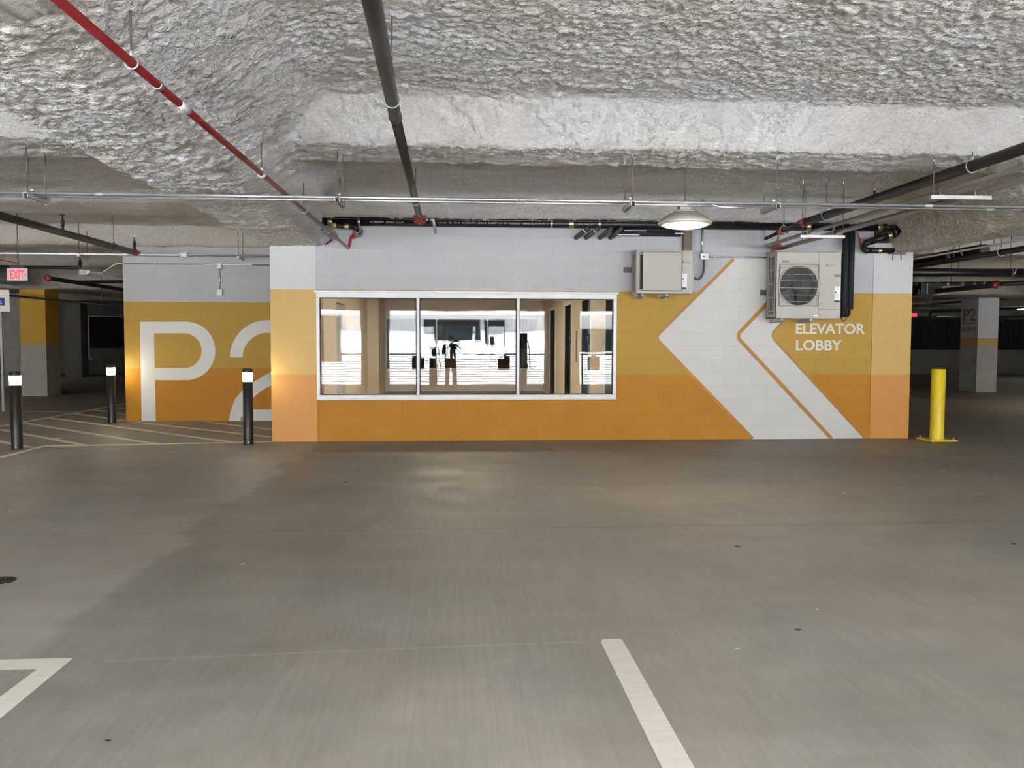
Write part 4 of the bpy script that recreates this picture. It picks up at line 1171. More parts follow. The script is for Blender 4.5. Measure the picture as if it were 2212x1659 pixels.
def sticker(root, a, b_, y):
    x0, x1 = sorted((a.x, b_.x)); z0, z1 = sorted((a.z, b_.z)); w, h = x1 - x0, z1 - z0
    st = MB().box((x0, y - .0015, z0 + h * .14), (x1, y, z1), 'label_white').box((x0, y - .0015, z0), (x0 + w * .86, y, z0 + h * .115), 'label_black').build('sticker', parent=root)
    mb = MB()
    mb.box((x0 + w * .05, y - .0025, z0 + h * .62), (x0 + w * .32, y - .0014, z0 + h * .69), 'label_black')
    for k, t in enumerate((.95, .91, .84, .80, .57, .52, .47, .42, .36, .31, .26)):
        mb.box((x0 + w * .1, y - .0025, z0 + h * t), (x0 + w * (.62 + .25 * ((k * 7) % 3) / 2), y - .0014, z0 + h * (t + .014)), 'print_grey')
    mb.build('print', parent=st)

def ac_large():
    yf, yb = D - .47, D - .12
    x0, x1 = P(1676, 600, yf).x, P(1818, 600, yf).x
    z0, z1 = P(1746, 687.5, yf).z, P(1746, 543, yf).z
    w, h = x1 - x0, z1 - z0
    root = thing('air_conditioner', 'larger beige outdoor air conditioner with round fan, right of the chevron tip', 'air conditioner', ((x0 + x1) / 2, D - .3, z0))
    fx0, fx1 = P(1684, 600, yf).x, P(1767, 600, yf).x
    fz0, fz1 = P(1725, 661, yf).z, P(1725, 571, yf).z
    cx, cz = P(1724.5, 617, yf).x, P(1724.5, 617, yf).z
    R = P(1765.5, 617, yf).x - cx
    # front skin with a round hole: ring of quads from circle to rectangle
    mb = MB()
    n = 64
    def rect_pt(a):
        c_, s_ = math.cos(a), math.sin(a)
        tx = ((x0 + w * .655) - cx) / c_ if c_ > 1e-9 else (x0 - cx) / c_ if c_ < -1e-9 else 1e9
        tz = (z1 - cz) / s_ if s_ > 1e-9 else (z0 - cz) / s_ if s_ < -1e-9 else 1e9
        t = min(tx, tz); return Vector((cx + c_ * t, yf, cz + s_ * t))
    angs = sorted([2 * PI * k / n for k in range(n)] + [math.atan2(zz - cz, xx - cx) % (2 * PI) for xx in (x0, x0 + w * .655) for zz in (z0, z1)])
    inn = [Vector((cx + R * math.cos(a), yf, cz + R * math.sin(a))) for a in angs]; out_ = [rect_pt(a) for a in angs]
    m_ = len(angs)
    mb.add(inn + out_ + [p + Vector((0, .12, 0)) for p in inn], [(i, (i + 1) % m_, m_ + (i + 1) % m_, m_ + i) for i in range(m_)] + [(i, 2 * m_ + i, 2 * m_ + (i + 1) % m_, (i + 1) % m_) for i in range(m_)], 'ac_beige')
    xm = x0 + w * .655
    mb.box((xm + .004, yf, z0 + h * .135), (x1, yf + .02, z1), 'ac_beige'); mb.box((xm + .004, yf, z0), (x1, yf + .02, z0 + h * .13), 'ac_beige')
    mb.box((x0, yb - .01, z0), (x1, yb, z1), 'ac_side'); mb.box((x0, yf, z1 - .012), (x1, yb, z1), 'ac_beige'); mb.box((x0, yf + .001, z0), (x1, yb, z0 + .012), 'ac_beige')
    mb.box((x0, yf, z0), (x0 + .01, yb, z1), 'ac_side'); mb.box((x1 - .01, yf, z0), (x1, yb, z1), 'ac_side')
    mb.box((x0 - .004, yf - .004, z1 - .006), (x1 + .004, yb, z1 + .012), 'ac_beige', .004)
    cab = mb.build('cabinet', parent=root)
    MB().box((xm - .001, yf + .004, z0), (xm + .004, yf + .02, z1), 'ac_dark').build('panel_seam', parent=root)
    MB().box((x0 + .02, yf + .12, z0 + .02), (xm, yf + .14, z1 - .02), 'ac_coil').build('coil', parent=root)
    # fan behind the guard
    fan = MB().lathe([(.001, -.02), (.07, -.02), (.075, .05), (.001, .05)], (cx, yf + .06, cz), (0, 1, 0), 'ac_dark', 20)
    for k in range(3):
        a0_ = k * 2 * PI / 3 + .4
        A2, B2 = [], []
        for j in range(7):
            a = a0_ + j * .16
            A2.append(Vector((cx + .07 * math.cos(a), yf + .05 + .008 * j, cz + .07 * math.sin(a)))); B2.append(Vector((cx + R * .9 * math.cos(a + .15), yf + .045 + .009 * j, cz + R * .9 * math.sin(a + .15))))
        fan.strip(A2, B2, (0, .003, 0), 'ac_dark')
    fan.build('fan', parent=root)
    gd = MB()
    yg = yf - .028
    gd.torus((cx, yf - .012, cz), R + .012, .014, (0, 1, 0), 'ac_shroud', 48, 8)
    for a_, b2 in (((fx0, fz0), (fx1, fz0)), ((fx1, fz0), (fx1, fz1)), ((fx1, fz1), (fx0, fz1)), ((fx0, fz1), (fx0, fz0))):
        gd.tube([(a_[0], yf - .01, a_[1]), (b2[0], yf - .01, b2[1])], .009, 'ac_shroud', 8)
    for sx_, sz_ in ((-1, 1), (1, 1), (-1, -1), (1, -1)):
        X_ = fx0 if sx_ < 0 else fx1; Zz = fz0 if sz_ < 0 else fz1
        pr = [Vector((X_, yf - .008, Zz)), Vector((X_, yf - .008, cz + sz_ * R * .55)), Vector((cx + sx_ * R * .72, yf - .012, cz + sz_ * R * .72)), Vector((cx + sx_ * R * .55, yf - .008, Zz))]
        gd.prism(pr, (0, .006, 0), 'ac_shroud')
    gd = gd.build('fan_guard', parent=root)
    wr = MB()
    for k in range(6):
        z = fz0 + (fz1 - fz0) * (.10 + .165 * k); wr.tube([(fx0, yg, z), (fx1, yg, z)], .0042, 'ac_wire', 6)
    for k in range(44):
        x = fx0 + (fx1 - fx0) * (k + .5) / 44
        dx = min(1, abs(x - cx) / R); hh = R * math.sqrt(max(0, 1 - dx * dx))
        if hh > .02: wr.tube([(x, yg + .004, cz - hh), (x, yg + .004, cz + hh)], .0014, 'ac_grey', 4)
    wr.build('guard_wires', parent=gd)
    sl = MB()
    for r_ in range(5):
        za = z0 + h * (.06 + .19 * r_ if r_ else .06); zb = za + h * (.16 if r_ else .04)
        if r_: za = z0 + h * (.12 + .205 * (r_ - 1)); zb = za + h * .19
        for c_ in range(4):
            y_ = yf + .075 + c_ * .055
            sl.box((x0 - .002, y_, za), (x0 + .004, y_ + .026, zb), 'ac_dark')
    sl.build('side_louver', parent=root)
    for (pa_, pb_) in (((1690, 562), (1704, 567)), ((1802, 593), (1816, 598.5))):
        a_, b2 = P(*pa_, yf), P(*pb_, yf); MB().box((a_.x, yf - .002, b2.z), (b2.x, yf + .001, a_.z), 'ac_grey').build('handle', parent=root)
    logo(root, P(1786.5, 573.5, yf - .001), .16, yf)
    sticker(root, P(1803, 619, yf), P(1815, 653, yf), yf)
    sc_ = MB()
    for px, py in ((1773, 612.5), (1773, 656), (1687.5, 681), (1677.5, 677), (1772, 681), (1682, 584.5), (1681, 657), (1767, 658)):
        p = P(px, py, yf); sc_.cyl(p, p + Vector((0, -.004, 0)), .006, 'ac_dark', 8)
    sc_.build('screw', parent=root)
    p0, p1 = P(1758, 680, yf), P(1767, 683, yf)
    MB().box((p0.x, yf - .002, p1.z), (p1.x, yf, p0.z), 'label_white').build('badge', parent=root)
    ac_brackets(root, x0, x1, z0, yf, yb)
    ps = P(1650, 632, D - .02)
    MB().box((ps.x - .05, D - .03, ps.z - .04), (x0 + .03, D, ps.z + .04), 'rod_steel').build('wall_rail', parent=root)
    return root
def ac_small():
    yf, yb = D - .43, D - .13
    x0, x1 = P(1374.5, 600, yf).x, P(1496.5, 600, yf).x
    z0, z1 = P(1440, 634.5, yf).z, P(1440, 541.5, yf).z
    root = thing('air_conditioner', 'smaller beige outdoor air conditioner with a flat front shroud, above the window corner', 'air conditioner', ((x0 + x1) / 2, D - .3, z0))
    mb = MB().box((x0, yf, z0), (x1, yb, z1), 'ac_beige', .012)
    mb.build('cabinet', parent=root)
    MB().box((x0 - .006, yf - .008, z1 - .012), (x1 + .006, yb, z1 + .008), 'ac_beige', .005).build('lid', parent=root)
    a_, b2 = P(1388.5, 600, yf - .12), P(1473, 600, yf - .12)
    sz0, sz1 = z0 + .035, z1 - .03
    sh = MB()
    ys_ = yf - .12
    sh.box((a_.x, ys_, sz0), (b2.x, ys_ + .006, sz1), 'ac_shroud'); sh.box((b2.x - .006, ys_, sz0), (b2.x, yf, sz1), 'ac_shroud')
    sh.box((a_.x, ys_, sz1 - .005), (b2.x, yf, sz1), 'ac_shroud'); sh.box((a_.x, ys_, sz0), (b2.x, yf, sz0 + .005), 'ac_shroud')
    sh.build('air_shroud', parent=root)
    MB().box((x0 + .055, yf - .003, sz0 + .03), (b2.x - .03, yf, sz1 - .03), 'ac_dark').build('fan_opening_shade', parent=root)  # flat dark sheet for the fan opening and the shade inside the shroud
    ho = MB()
    for r_ in range(26):
        z = z0 + .05 + (z1 - z0 - .1) * r_ / 25
        for c_ in range(3):
            y_ = yf + .09 + c_ * .06
            ho.box((x0 - .002, y_, z - .007), (x0 + .003, y_ + .034, z + .007), 'ac_dark')
    ho.build('side_louver', parent=root)
    MB().box((x1, yf + .05, z0 + .03), (x1 + .035, yb - .03, z0 + (z1 - z0) * .55), 'ac_beige', .008).build('valve_cover', parent=root)
    logo(root, P(1475.5, 566.5, yf - .001), .15, yf)
    sticker(root, P(1473.5, 591, yf - .002), P(1483.5, 625, yf - .002), yf - .002)
    ac_brackets(root, x0, x1, z0, yf, yb)
    ps = P(1352, 583, D - .02)
    MB().box((ps.x - .03, D - .03, ps.z - .04), (x0 + .03, D, ps.z + .04), 'rod_steel').build('wall_rail', parent=root)
    return root
ac_large(); ac_small()

# insulated line set beside the larger unit
ls = thing('line_set', 'pair of tall black insulated refrigerant lines right of the larger air conditioner', 'refrigerant line', P(1830, 690, D - .2))
t0, t1 = P(1827, 500, D - .18), P(1823.5, 684, D - .3)
MB().tube([t0, t1], .045, 'insulation', 16).build('tube', parent=ls)
t0, t1 = P(1841, 500, D - .14), P(1836, 668, D - .2)
MB().tube([t0, t1], .045, 'insulation', 16).build('tube', parent=ls)
q1 = P(1835, 668, D - .2)
MB().tube([q1, P(1834.5, 676, D - .2), P(1832, 682, D - .22), P(1827, 683, D - .26), P(1816, 681, D - .28)], .02, 'insulation', 12).build('tail', parent=ls)
cp_ = thing('cable', 'thin looped brown cable under the larger air conditioner', 'cable', P(1824, 690, D - .25))
MB().tube([P(1817, 682, D - .26), P(1818, 690, D - .25), P(1822, 694.5, D - .25), P(1827, 691, D - .25), P(1829, 684, D - .25), P(1826, 676, D - .25)], .009, 'line_cover', 8).build('cable', parent=cp_)
rc_ = thing('cable', 'thin red cable dangling beside the black refrigerant lines', 'cable', P(1855, 520, D - .05))
MB().tube([P(1852, 502, D - .12), P(1857, 517, D - .05), P(1860, 530, D - .02), P(1863, 541, D - .012), P(1872, 548, D - .012)], .011, 'red_fitting', 8).build('cable', parent=rc_)
wb = thing('strut_bracket', 'short strut bracket with two bolts under the foam on the right pier', 'bracket', P(1938, 548, D - .1))
MB().box(P(1923, 546.5, D - .16), P(1953, 549.5, D - .1), 'rod_steel').build('strut', parent=wb)
for px in (1928.5, 1946.5): MB().cyl(P(px, 545, D - .13), P(px, 562, D - .13), .007, 'rod_steel', 8).build('bolt', parent=wb)

# junction box, conduit and whip between the units
jb = thing('junction_box', 'square metal junction box with conduits between the two air conditioners', 'junction box', P(1521, 554, D))
MB().box(P(1513.5, 546, D - .07), P(1528, 562, D), 'galv', .008).build('box', parent=jb)
MB().cyl(P(1520.5, 554, D - .07), P(1520.5, 554, D - .074), .012, 'ac_dark', 10).build('knockout', parent=jb)
MB().cyl(P(1517.3, 496, D - .03), P(1516.8, 548, D - .03), .014, 'emt', 10).build('riser', parent=jb)
MB().cyl(P(1526, 554.3, D - .03), P(1662, 556.5, D - .03), .014, 'emt', 10).build('run', parent=jb)
w_ = [P(1520.5, 562, D - .04), P(1520.8, 575, D - .05), P(1519.5, 588, D - .08), P(1515, 598, D - .12), P(1509, 603, D - .17), P(1503, 602.5, D - .22), P(1497, 597, D - .26)]
MB().tube(w_, .016, 'rod_steel', 10).build('whip', parent=jb)

# ------------------------------------------------------------------ pendant lamp
dl = 7.85
lc_ = P(1479.5, 480, dl)
def pendant(lc_, label, lens='lamp_lens', feed=False):
    lm = thing('pendant_lamp', label, 'lamp', lc_, None if feed else 'added high-bay fill lamps out of view')
    q = .82
    S = lambda pr: [(r * q, h * q) for r, h in pr]
    MB().lathe(S([(.13, .118), (.15, .110), (.27, .035), (.305, .005), (.312, -.012), (.300, -.030), (.255, -.036), (.25, -.030)]), lc_, (0, 0, 1), 'lamp_body', 48).build('reflector', parent=lm)
    MB().lathe(S([(.254, -.032), (.235, -.048), (.17, -.062), (.08, -.068), (.001, -.069)]), lc_, (0, 0, 1), lens, 48).build('lens', parent=lm)
    MB().lathe(S([(.001, .135), (.13, .135), (.14, .122), (.14, .11), (.001, .11)]), lc_, (0, 0, 1), 'lamp_body', 40).build('cover', parent=lm)
    MB().box(lc_ + Vector((-.062, -.05, .107)), lc_ + Vector((.042, .05, .168)), 'galv', .008).build('driver_box', parent=lm)
    MB().cyl(lc_ + Vector((-.0, 0, .16)), (lc_.x, lc_.y, ceil_z(lc_.x, lc_.y) + .15), .006, 'rod_steel', 8).build('rod', parent=lm)
    for sx_ in (-1, 1):
        MB().tube([lc_ + Vector((sx_ * .165, -.05, .07)), lc_ + Vector((sx_ * .19, -.06, .082)), lc_ + Vector((sx_ * .205, -.05, .062))], .008, 'galv', 8).build('latch', parent=lm)
    if feed:
        MB().tube([lc_ + Vector((.025, -.025, .14)), lc_ + Vector((.06, -.06, .155)), lc_ + Vector((.12, -.16, .175)), (lc_.x + .25, y0c + .06, zc - .028), (lc_.x + .5, y0c + .06, zc - .03)], .012, 'emt', 10).build('feed_conduit', parent=lm)
    return lm
pendant(lc_, 'lit round high-bay pendant lamp hanging in front of the drain pipe', 'lamp_lens', True)
for x, y, lb_ in ((-6.2, 1.2, 'added high-bay fill lamp behind the viewer at left'), (-.4, .9, 'added high-bay fill lamp above the viewer'), (5.2, 1.2, 'added high-bay fill lamp behind the viewer at right'), (-12.6, 15.6, 'added high-bay fill lamp beyond the left edge of the view'), (15, 17.2, 'added high-bay fill lamp beyond the right edge of the view'), (0, 30.5, 'added high-bay fill lamp hidden behind the elevator block')):
    pendant(Vector((x, y, 2.86)), lb_, 'fill_bay_lens' if y < 5 else 'fill_warm_lens')
# lamps of this loop are added out of view to brighten the garage
# ------------------------------------------------------------------ bollards
def bollard(px, pb, pt, label, rot=0.):
    b = G(px, pb); h = 0
    d = b.y; top = P(px - 3, pt, d).z
    root = thing('bollard_light', label, 'bollard light', b, 'black bollard lights')
    r = .07
    MB().lathe([(r, 0), (r, top - .19), (r * .9, top - .185), (.001, top - .185)], b, (0, 0, 1), 'bollard_black', 28).build('post', parent=root)
    MB().lathe([(.001, top - .185), (r * 1.0, top - .185), (r * 1.04, top - .06), (.001, top - .055)], b, (0, 0, 1), 'bollard_lens', 28).build('lens', parent=root)
    MB().lathe([(r * 1.0, top - .06), (r * 1.0, top - .01), (r * .9, top), (.001, top)], b, (0, 0, 1), 'bollard_black', 28).build('cap', parent=root)
    MB().cyl(b + Vector((.02, -r - .001, .04)), b + Vector((.02, -r - .006, .04)), .008, 'bolt_pale', 8).build('screw', parent=root)
bollard(37, 970, 802, 'lit black bollard light at the left beside the accessible parking sign')
bollard(242, 914, 787, 'lit black bollard light at the left corner of the P2 wall')
bollard(537, 960, 796, 'lit black bollard light in front of the figure 2')

b = G(2023, 950.5)
yb_ = thing('safety_bollard', 'yellow steel bollard bolted to the floor right of the lobby wall', 'bollard', b)
top = P(2022, 797, b.y).z
MB().lathe([(.1, 0), (.1, top - .008), (.092, top), (.001, top + .002)], b, (0, 0, 1), 'safety_yellow', 36).build('post', parent=yb_)
MB().box(b + Vector((-.21, -.21, 0)), b + Vector((.21, .21, .02)), 'safety_yellow', .003).build('base_plate', parent=yb_)
for sx_ in (-1, 1):
    for sy_ in (-1, 1):
        MB().lathe([(.001, .02), (.02, .02), (.02, .036), (.010, .038), (.010, .058), (.001, .06)], b + Vector((.165 * sx_, .165 * sy_, 0)), (0, 0, 1), 'bolt_pale', 8).build('bolt', parent=yb_)

# ------------------------------------------------------------------ signs
def exit_sign(c, w, h, label, face=(0, -1, 0)):
    root = thing('exit_sign', label, 'exit sign', c, 'lit EXIT signs')
    c = Vector(c)
    MB().box(c + Vector((-w / 2, -.012, -h / 2)), c + Vector((w / 2, .05, h / 2)), 'ac_dark', .004).build('case', parent=root)
    MB().box(c + Vector((-w / 2 + .004, -.016, -h / 2 + .004)), c + Vector((w / 2 - .004, -.012, h / 2 - .004)), 'exit_face').build('face', parent=root)
    text_part('lettering', 'EXIT', c + Vector((-w * .34, -.0162, -h * .36)), X3, Z3, w * .68, h * .72, 'exit_red', root, .03, .003)
    MB().prism([c + Vector((w * .36, -.0165, -.03)), c + Vector((w * .36, -.0165, .03)), c + Vector((w * .44, -.0165, 0))], (0, -.002, 0), 'exit_red').build('arrow', parent=root)
    MB().cyl(c + Vector((0, .02, h / 2)), (c.x, c.y + .02, ceil_z(c.x, c.y + .02) + .04), .008, 'rod_steel', 8).build('rod', parent=root)
    MB().box(c + Vector((-w * .35, -.03, h / 2)), c + Vector((w * .38, .07, h / 2 + .03)), 'ac_dark').build('canopy', parent=root)
dx_ = 13.6
exit_sign(P(38.5, 593, dx_), 42 * dx_ / F, 26.5 * dx_ / F, 'lit red EXIT sign hanging at the upper left above the accessible parking sign')
exit_sign(P(1974, 680.5, 30), .26, .17, 'small lit red EXIT sign peeking out right of the lobby wall')
sb = G(8, 888)
sg = thing('parking_sign', 'white and blue accessible parking sign on a perforated post at the left edge', 'sign', sb)
ds = sb.y - .03
MB().box((sb.x - .022, sb.y - .02, 0), (sb.x + .022, sb.y + .02, P(8, 640, ds).z), 'galv').build('post', parent=sg)
ph = MB()
for k_ in range(60):
    z = .1 + k_ * .034
    if z < P(8, 680, ds).z: ph.cyl((sb.x, sb.y - .0205, z), (sb.x, sb.y - .021, z), .006, 'ac_dark', 6)
ph.build('post_holes', parent=sg)
zs0, zs1 = P(8, 673, ds).z, P(8, 626, ds).z
hw = P(20.5, 650, ds).x - sb.x
bo = MB().box((sb.x - hw, ds - .004, zs0), (sb.x + hw, ds, zs1), 'sign_white', .0015).build('board', parent=sg)
hs = zs1 - zs0
MB().box((sb.x - hw * .52, ds - .006, zs0 + hs * .28), (sb.x + hw * .52, ds - .004, zs0 + hs * .64), 'sign_blue').build('symbol_field', parent=sg)
sy_ = MB(); cc = Vector((sb.x - .01, ds - .0065, zs0 + hs * .44)); u_ = hs * .36
sy_.torus(cc + Vector((-.0, 0, -u_ * .08)), u_ * .24, u_ * .045, (0, 1, 0), 'label_white', 20, 6)
sy_.cyl(cc + Vector((-u_ * .06, 0, u_ * .38)), cc + Vector((-u_ * .06, -.002, u_ * .38)), u_ * .08, 'label_white', 12)
sy_.tube([cc + Vector((-u_ * .05, 0, u_ * .26)), cc + Vector((-u_ * .02, 0, u_ * .02)), cc + Vector((u_ * .2, 0, u_ * .02)), cc + Vector((u_ * .3, 0, -u_ * .26)), cc + Vector((u_ * .42, 0, -u_ * .2))], u_ * .05, 'label_white', 8)
sy_.build('wheelchair_symbol', parent=sg)
text_part('lettering', 'RESERVED', Vector((sb.x - hw * .8, ds - .0045, zs0 + hs * .83)), X3, Z3, hw * 1.6, hs * .075, 'sign_grey', sg, 0, .001)
text_part('lettering', 'PARKING', Vector((sb.x - hw * .7, ds - .0045, zs0 + hs * .70)), X3, Z3, hw * 1.4, hs * .075, 'sign_grey', sg, 0, .001)
text_part('lettering', 'ONLY', Vector((sb.x - hw * .3, ds - .0045, zs0 + hs * .12)), X3, Z3, hw * .6, hs * .07, 'sign_grey', sg, 0, .001)

# ------------------------------------------------------------------ drain and litter
dc = G(0, 1255)
rd = thing('floor_drain', 'round iron floor drain grate at the left edge of the floor', 'drain', dc)
R_ = .084
MB().lathe([(R_ - .018, .001), (R_ - .018, .006), (R_, .006), (R_ + .006, .0005)], dc, (0, 0, 1), 'drain_iron', 36).build('rim', parent=rd)
MB().lathe([(.001, .0012), (R_ - .018, .0012)], dc, (0, 0, 1), 'label_black', 36).build('sump', parent=rd)
gr = MB()
for k_ in range(-5, 6):
    o_ = k_ * .0135; hl = math.sqrt(max(0, (R_ - .016) ** 2 - o_ ** 2)); gr.box(dc + Vector((o_ - .004, -hl, .001)), dc + Vector((o_ + .004, hl, .0065)), 'drain_iron')
gr.box(dc + Vector((-R_ + .016, -.006, .001)), dc + Vector((R_ - .016, .006, .0065)), 'drain_iron')
gr.build('grate', parent=rd)
def scrap(px, py, s, mat, name, label, cat, group):
    c = G(px, py); mb = MB(); n = 6
    ph_ = random.random() * 6
    pts = [c + Vector((s * math.cos(ph_ + 2 * PI * i / n) * random.uniform(.6, 1.2), s * .8 * math.sin(ph_ + 2 * PI * i / n) * random.uniform(.5, 1.1), .002 + random.uniform(0, s * .2))) for i in range(n)]
    mb.prism(pts, (0, 0, -.0015), mat)
    tag(mb.build(name, origin=c), label, cat, group)
for px, py, s, lb_ in ((523, 1219, .018, 'paper scrap on the floor right of the iron drain'), (125, 948, .06, 'white scrap on the hatched aisle beside the left bollard light'), (1288, 1044, .02, 'white scrap on the floor below the right window corner'),
                   (2038, 1016, .03, 'white scrap on the floor in front of the yellow bollard'), (1825, 1066, .016, 'tiny white scrap on the floor in front of the chevron foot'), (1765, 1317, .012, 'tiny white scrap on the floor right of the stall stripe'),
                   (20, 1104, .022, 'white scrap on the floor at the left edge above the drain'), (12, 1262, .012, 'paper bit lying on the iron drain grate'), (1592, 1402, .01, 'white crumb just right of the stall stripe end')):
    scrap(px, py, s, 'paper', 'paper_scrap', lb_, 'litter', 'white scraps on the floor')
for px, py, s, lb_ in ((772, 1016, .03, 'dark leaf bit on the floor below the left end of the window'), (1594, 1181, .025, 'dark leaf bit on the floor below the chevron'), (1724, 1361, .018, 'dark leaf bit on the floor right of the stall stripe'),
                   (2188, 1176, .022, 'dark leaf bit on the floor at the right edge'), (234, 1600, .012, 'dark leaf bit on the floor at the lower left'), (747, 1042, .03, 'dark speck on the floor left of the window foot')):
    scrap(px, py, s, 'leaf_dark', 'leaf_bit', lb_, 'litter', 'dark leaf bits on the floor')

# ------------------------------------------------------------------ the open side behind the viewer (seen mirrored in the window)
YO = -2.9
for (a_, b2, lb_) in ((-3.1, -2.2, 'concrete column left of the viewer at the open side'), (3.0, 4.1, 'concrete column right of the viewer at the open side'), (-10.5, -9.7, 'concrete column at the left end of the open side'), (11.2, 12, 'concrete column at the right end of the open side')):
    column(a_, b2, YO - .4, YO + .3, ((0, 2.6, 'bare_concrete'),), lb_)
struct(MB().box((-26.3, -3.6, 0), (-16, -3.4, 3.3), 'dark_concrete').box((18, -3.6, 0), (31.3, -3.4, 3.3), 'dark_concrete').build('wall_rear'), 'closed rear wall either side of the opening', 'wall')
rl = thing('railing', 'black cable railing along the open side behind the viewer', 'railing', (0, YO - .25, 0))
for x in np.arange(-15.5, 18, 2.2): MB().box((x - .02, YO - .48, 0), (x + .02, YO - .44, 1.06), 'rail_black').build('post', parent=rl)
for k_ in range(12):
    z = 1.04 - k_ * .085; MB().cyl((-16, YO - .46, z), (18, YO - .46, z), .009 if k_ else .02, 'rail_black', 8).build('cable', parent=rl)
for x, lb_ in ((-.75, 'left charging post by the railing behind the viewer'), (2.25, 'right charging post by the railing behind the viewer')):
    ch = thing('charging_post', lb_, 'charging station', (x, YO + .05, 0), 'charging posts')
    MB().box((x - .12, YO, 0), (x + .12, YO + .14, 1.75), 'charger_dark', .015).build('post', parent=ch)
    MB().tube([(x + .13, YO + .1, 1.5), (x + .2, YO + .12, 1.2), (x + .22, YO + .12, .6), (x + .17, YO + .12, .25), (x + .13, YO + .12, .7)], .015, 'rail_black', 8).build('cable', parent=ch)
    MB().box((x - .1, YO + .14, 1.1), (x + .1, YO + .145, 1.14), 'sign_blue').build('light_bar', parent=ch)
for x, lb_ in ((-1.25, 'leftmost dark stall board on the railing'), (1.62, 'middle dark stall board on the railing'), (4.7, 'rightmost dark stall board on the railing')):
    sbd = thing('stall_board', lb_, 'board', (x, YO - .3, .75), 'dark stall boards on the railing')
    MB().box((x - .21, YO - .455, .50), (x + .21, YO - .41, .98), 'charger_dark', .02).build('board', parent=sbd)
    MB().lathe([(.001, -.02), (.09, -.02), (.09, .02), (.001, .02)], (x, YO - .43, .98), (0, 1, 0), 'charger_dark', 20).build('tab', parent=sbd)
gd_ = MB().box((-60, -70, -.4), (60, -3.5, -.15), 'asphalt').build('street'); struct(gd_, 'sunlit street outside the open side', 'street')
bl = thing('building', 'white building across the street mirrored in the lobby window', 'building', (0, -26, 0))
MB().box((-16, -30, -.15), (16, -24, 6), 'stucco').build('wall', parent=bl)
for k_, (a_, b2, z0, z1) in enumerate(((-1.9, 1.5, 1.45, 2.75), (1.65, 2.9, 1.2, 2.75), (-8, -6.6, .2, 2.9), (6.4, 9.5, .8, 2.2), (-6.5, 6.5, 3.8, 5.2))):
    wf = MB().box((a_, -24.02, z0), (b2, -23.95, z1), 'facade_grey').build('window', parent=bl)
    MB().box((a_ + .06, -23.96, z0 + .06), (b2 - .06, -23.94, z1 - .06), 'dark_glazing').build('pane', parent=wf)
MB().box((-16, -24.3, 3.0), (16, -23.4, 3.3), 'stucco').build('ledge', parent=bl)

# person taking the photograph, seen only as a reflection
def skin_mesh(name, pts, edges, rad, mat, parent, sub=2):
    me = bpy.data.meshes.new(name); org = Vector(parent['_w'])
    me.from_pydata([tuple(Vector(p) - org) for p in pts], edges, [])
    o = bpy.data.objects.new(name, me); C.objects.link(o)
    bpy.context.view_layer.objects.active = o
    sk = o.modifiers.new('skin', 'SKIN')
    if not me.skin_vertices: 
        for ob in bpy.context.selected_objects: ob.select_set(False)
        o.select_set(True); bpy.ops.mesh.customdata_skin_add()
    for i, r in enumerate(rad):
        rr = r if isinstance(r, tuple) else (r, r)
        me.skin_vertices[0].data[i].radius = rr
    me.skin_vertices[0].data[0].use_root = True
    ss = o.modifiers.new('sub', 'SUBSURF'); ss.levels = sub; ss.render_levels = sub
    dg = bpy.context.evaluated_depsgraph_get(); dg.update()
    m2 = bpy.data.meshes.new_from_object(o.evaluated_get(dg))
    o.modifiers.clear(); o.data = m2
    m2.materials.clear(); m2.materials.append(MATS[mat]); m2.polygons.foreach_set('use_smooth', [True] * len(m2.polygons))
    o.parent = parent; o['_w'] = tuple(org); return o
pxo, pyo = -.16, -.42
pr = thing('person', 'person in a dark jacket holding up a phone, mirrored in the lobby window', 'person', (pxo, pyo, 0))
V = lambda x, y, z: Vector((pxo + x, pyo + y, z))
hl_, hr_ = Vector((-.085, -.06, 1.47)), Vector((.085, -.06, 1.47))
pts = [V(0, 0, .88), V(0, -.01, 1.05), V(0, -.01, 1.25), V(0, -.02, 1.36), V(0, 0, 1.43), V(0, .015, 1.50), V(0, .02, 1.57),
       V(-.15, -.02, 1.33), V(-.22, .06, 1.12), hl_ + Vector((-.03, -.03, -.05)), V(.15, -.02, 1.33), V(.28, .08, 1.12), hr_ + Vector((.03, -.03, -.05)),
       V(-.09, 0, .82), V(-.11, .02, .47), V(-.12, 0, .09), V(-.13, .14, .04), V(.09, 0, .82), V(.12, .02, .47), V(.14, 0, .09), V(.15, .14, .04)]
ed = [(0, 1), (1, 2), (2, 3), (3, 4), (4, 5), (5, 6), (3, 7), (7, 8), (8, 9), (3, 10), (10, 11), (11, 12), (0, 13), (13, 14), (14, 15), (15, 16), (0, 17), (17, 18), (18, 19), (19, 20)]
rd_ = [(.15, .11), (.13, .10), (.15, .10), (.10, .08), .055, (.078, .09), (.065, .075), .055, .042, .028, .055, .042, .028, .085, .058, .042, .035, .085, .058, .042, .035]
body = skin_mesh('body', pts, ed, rd_, 'skin', pr)
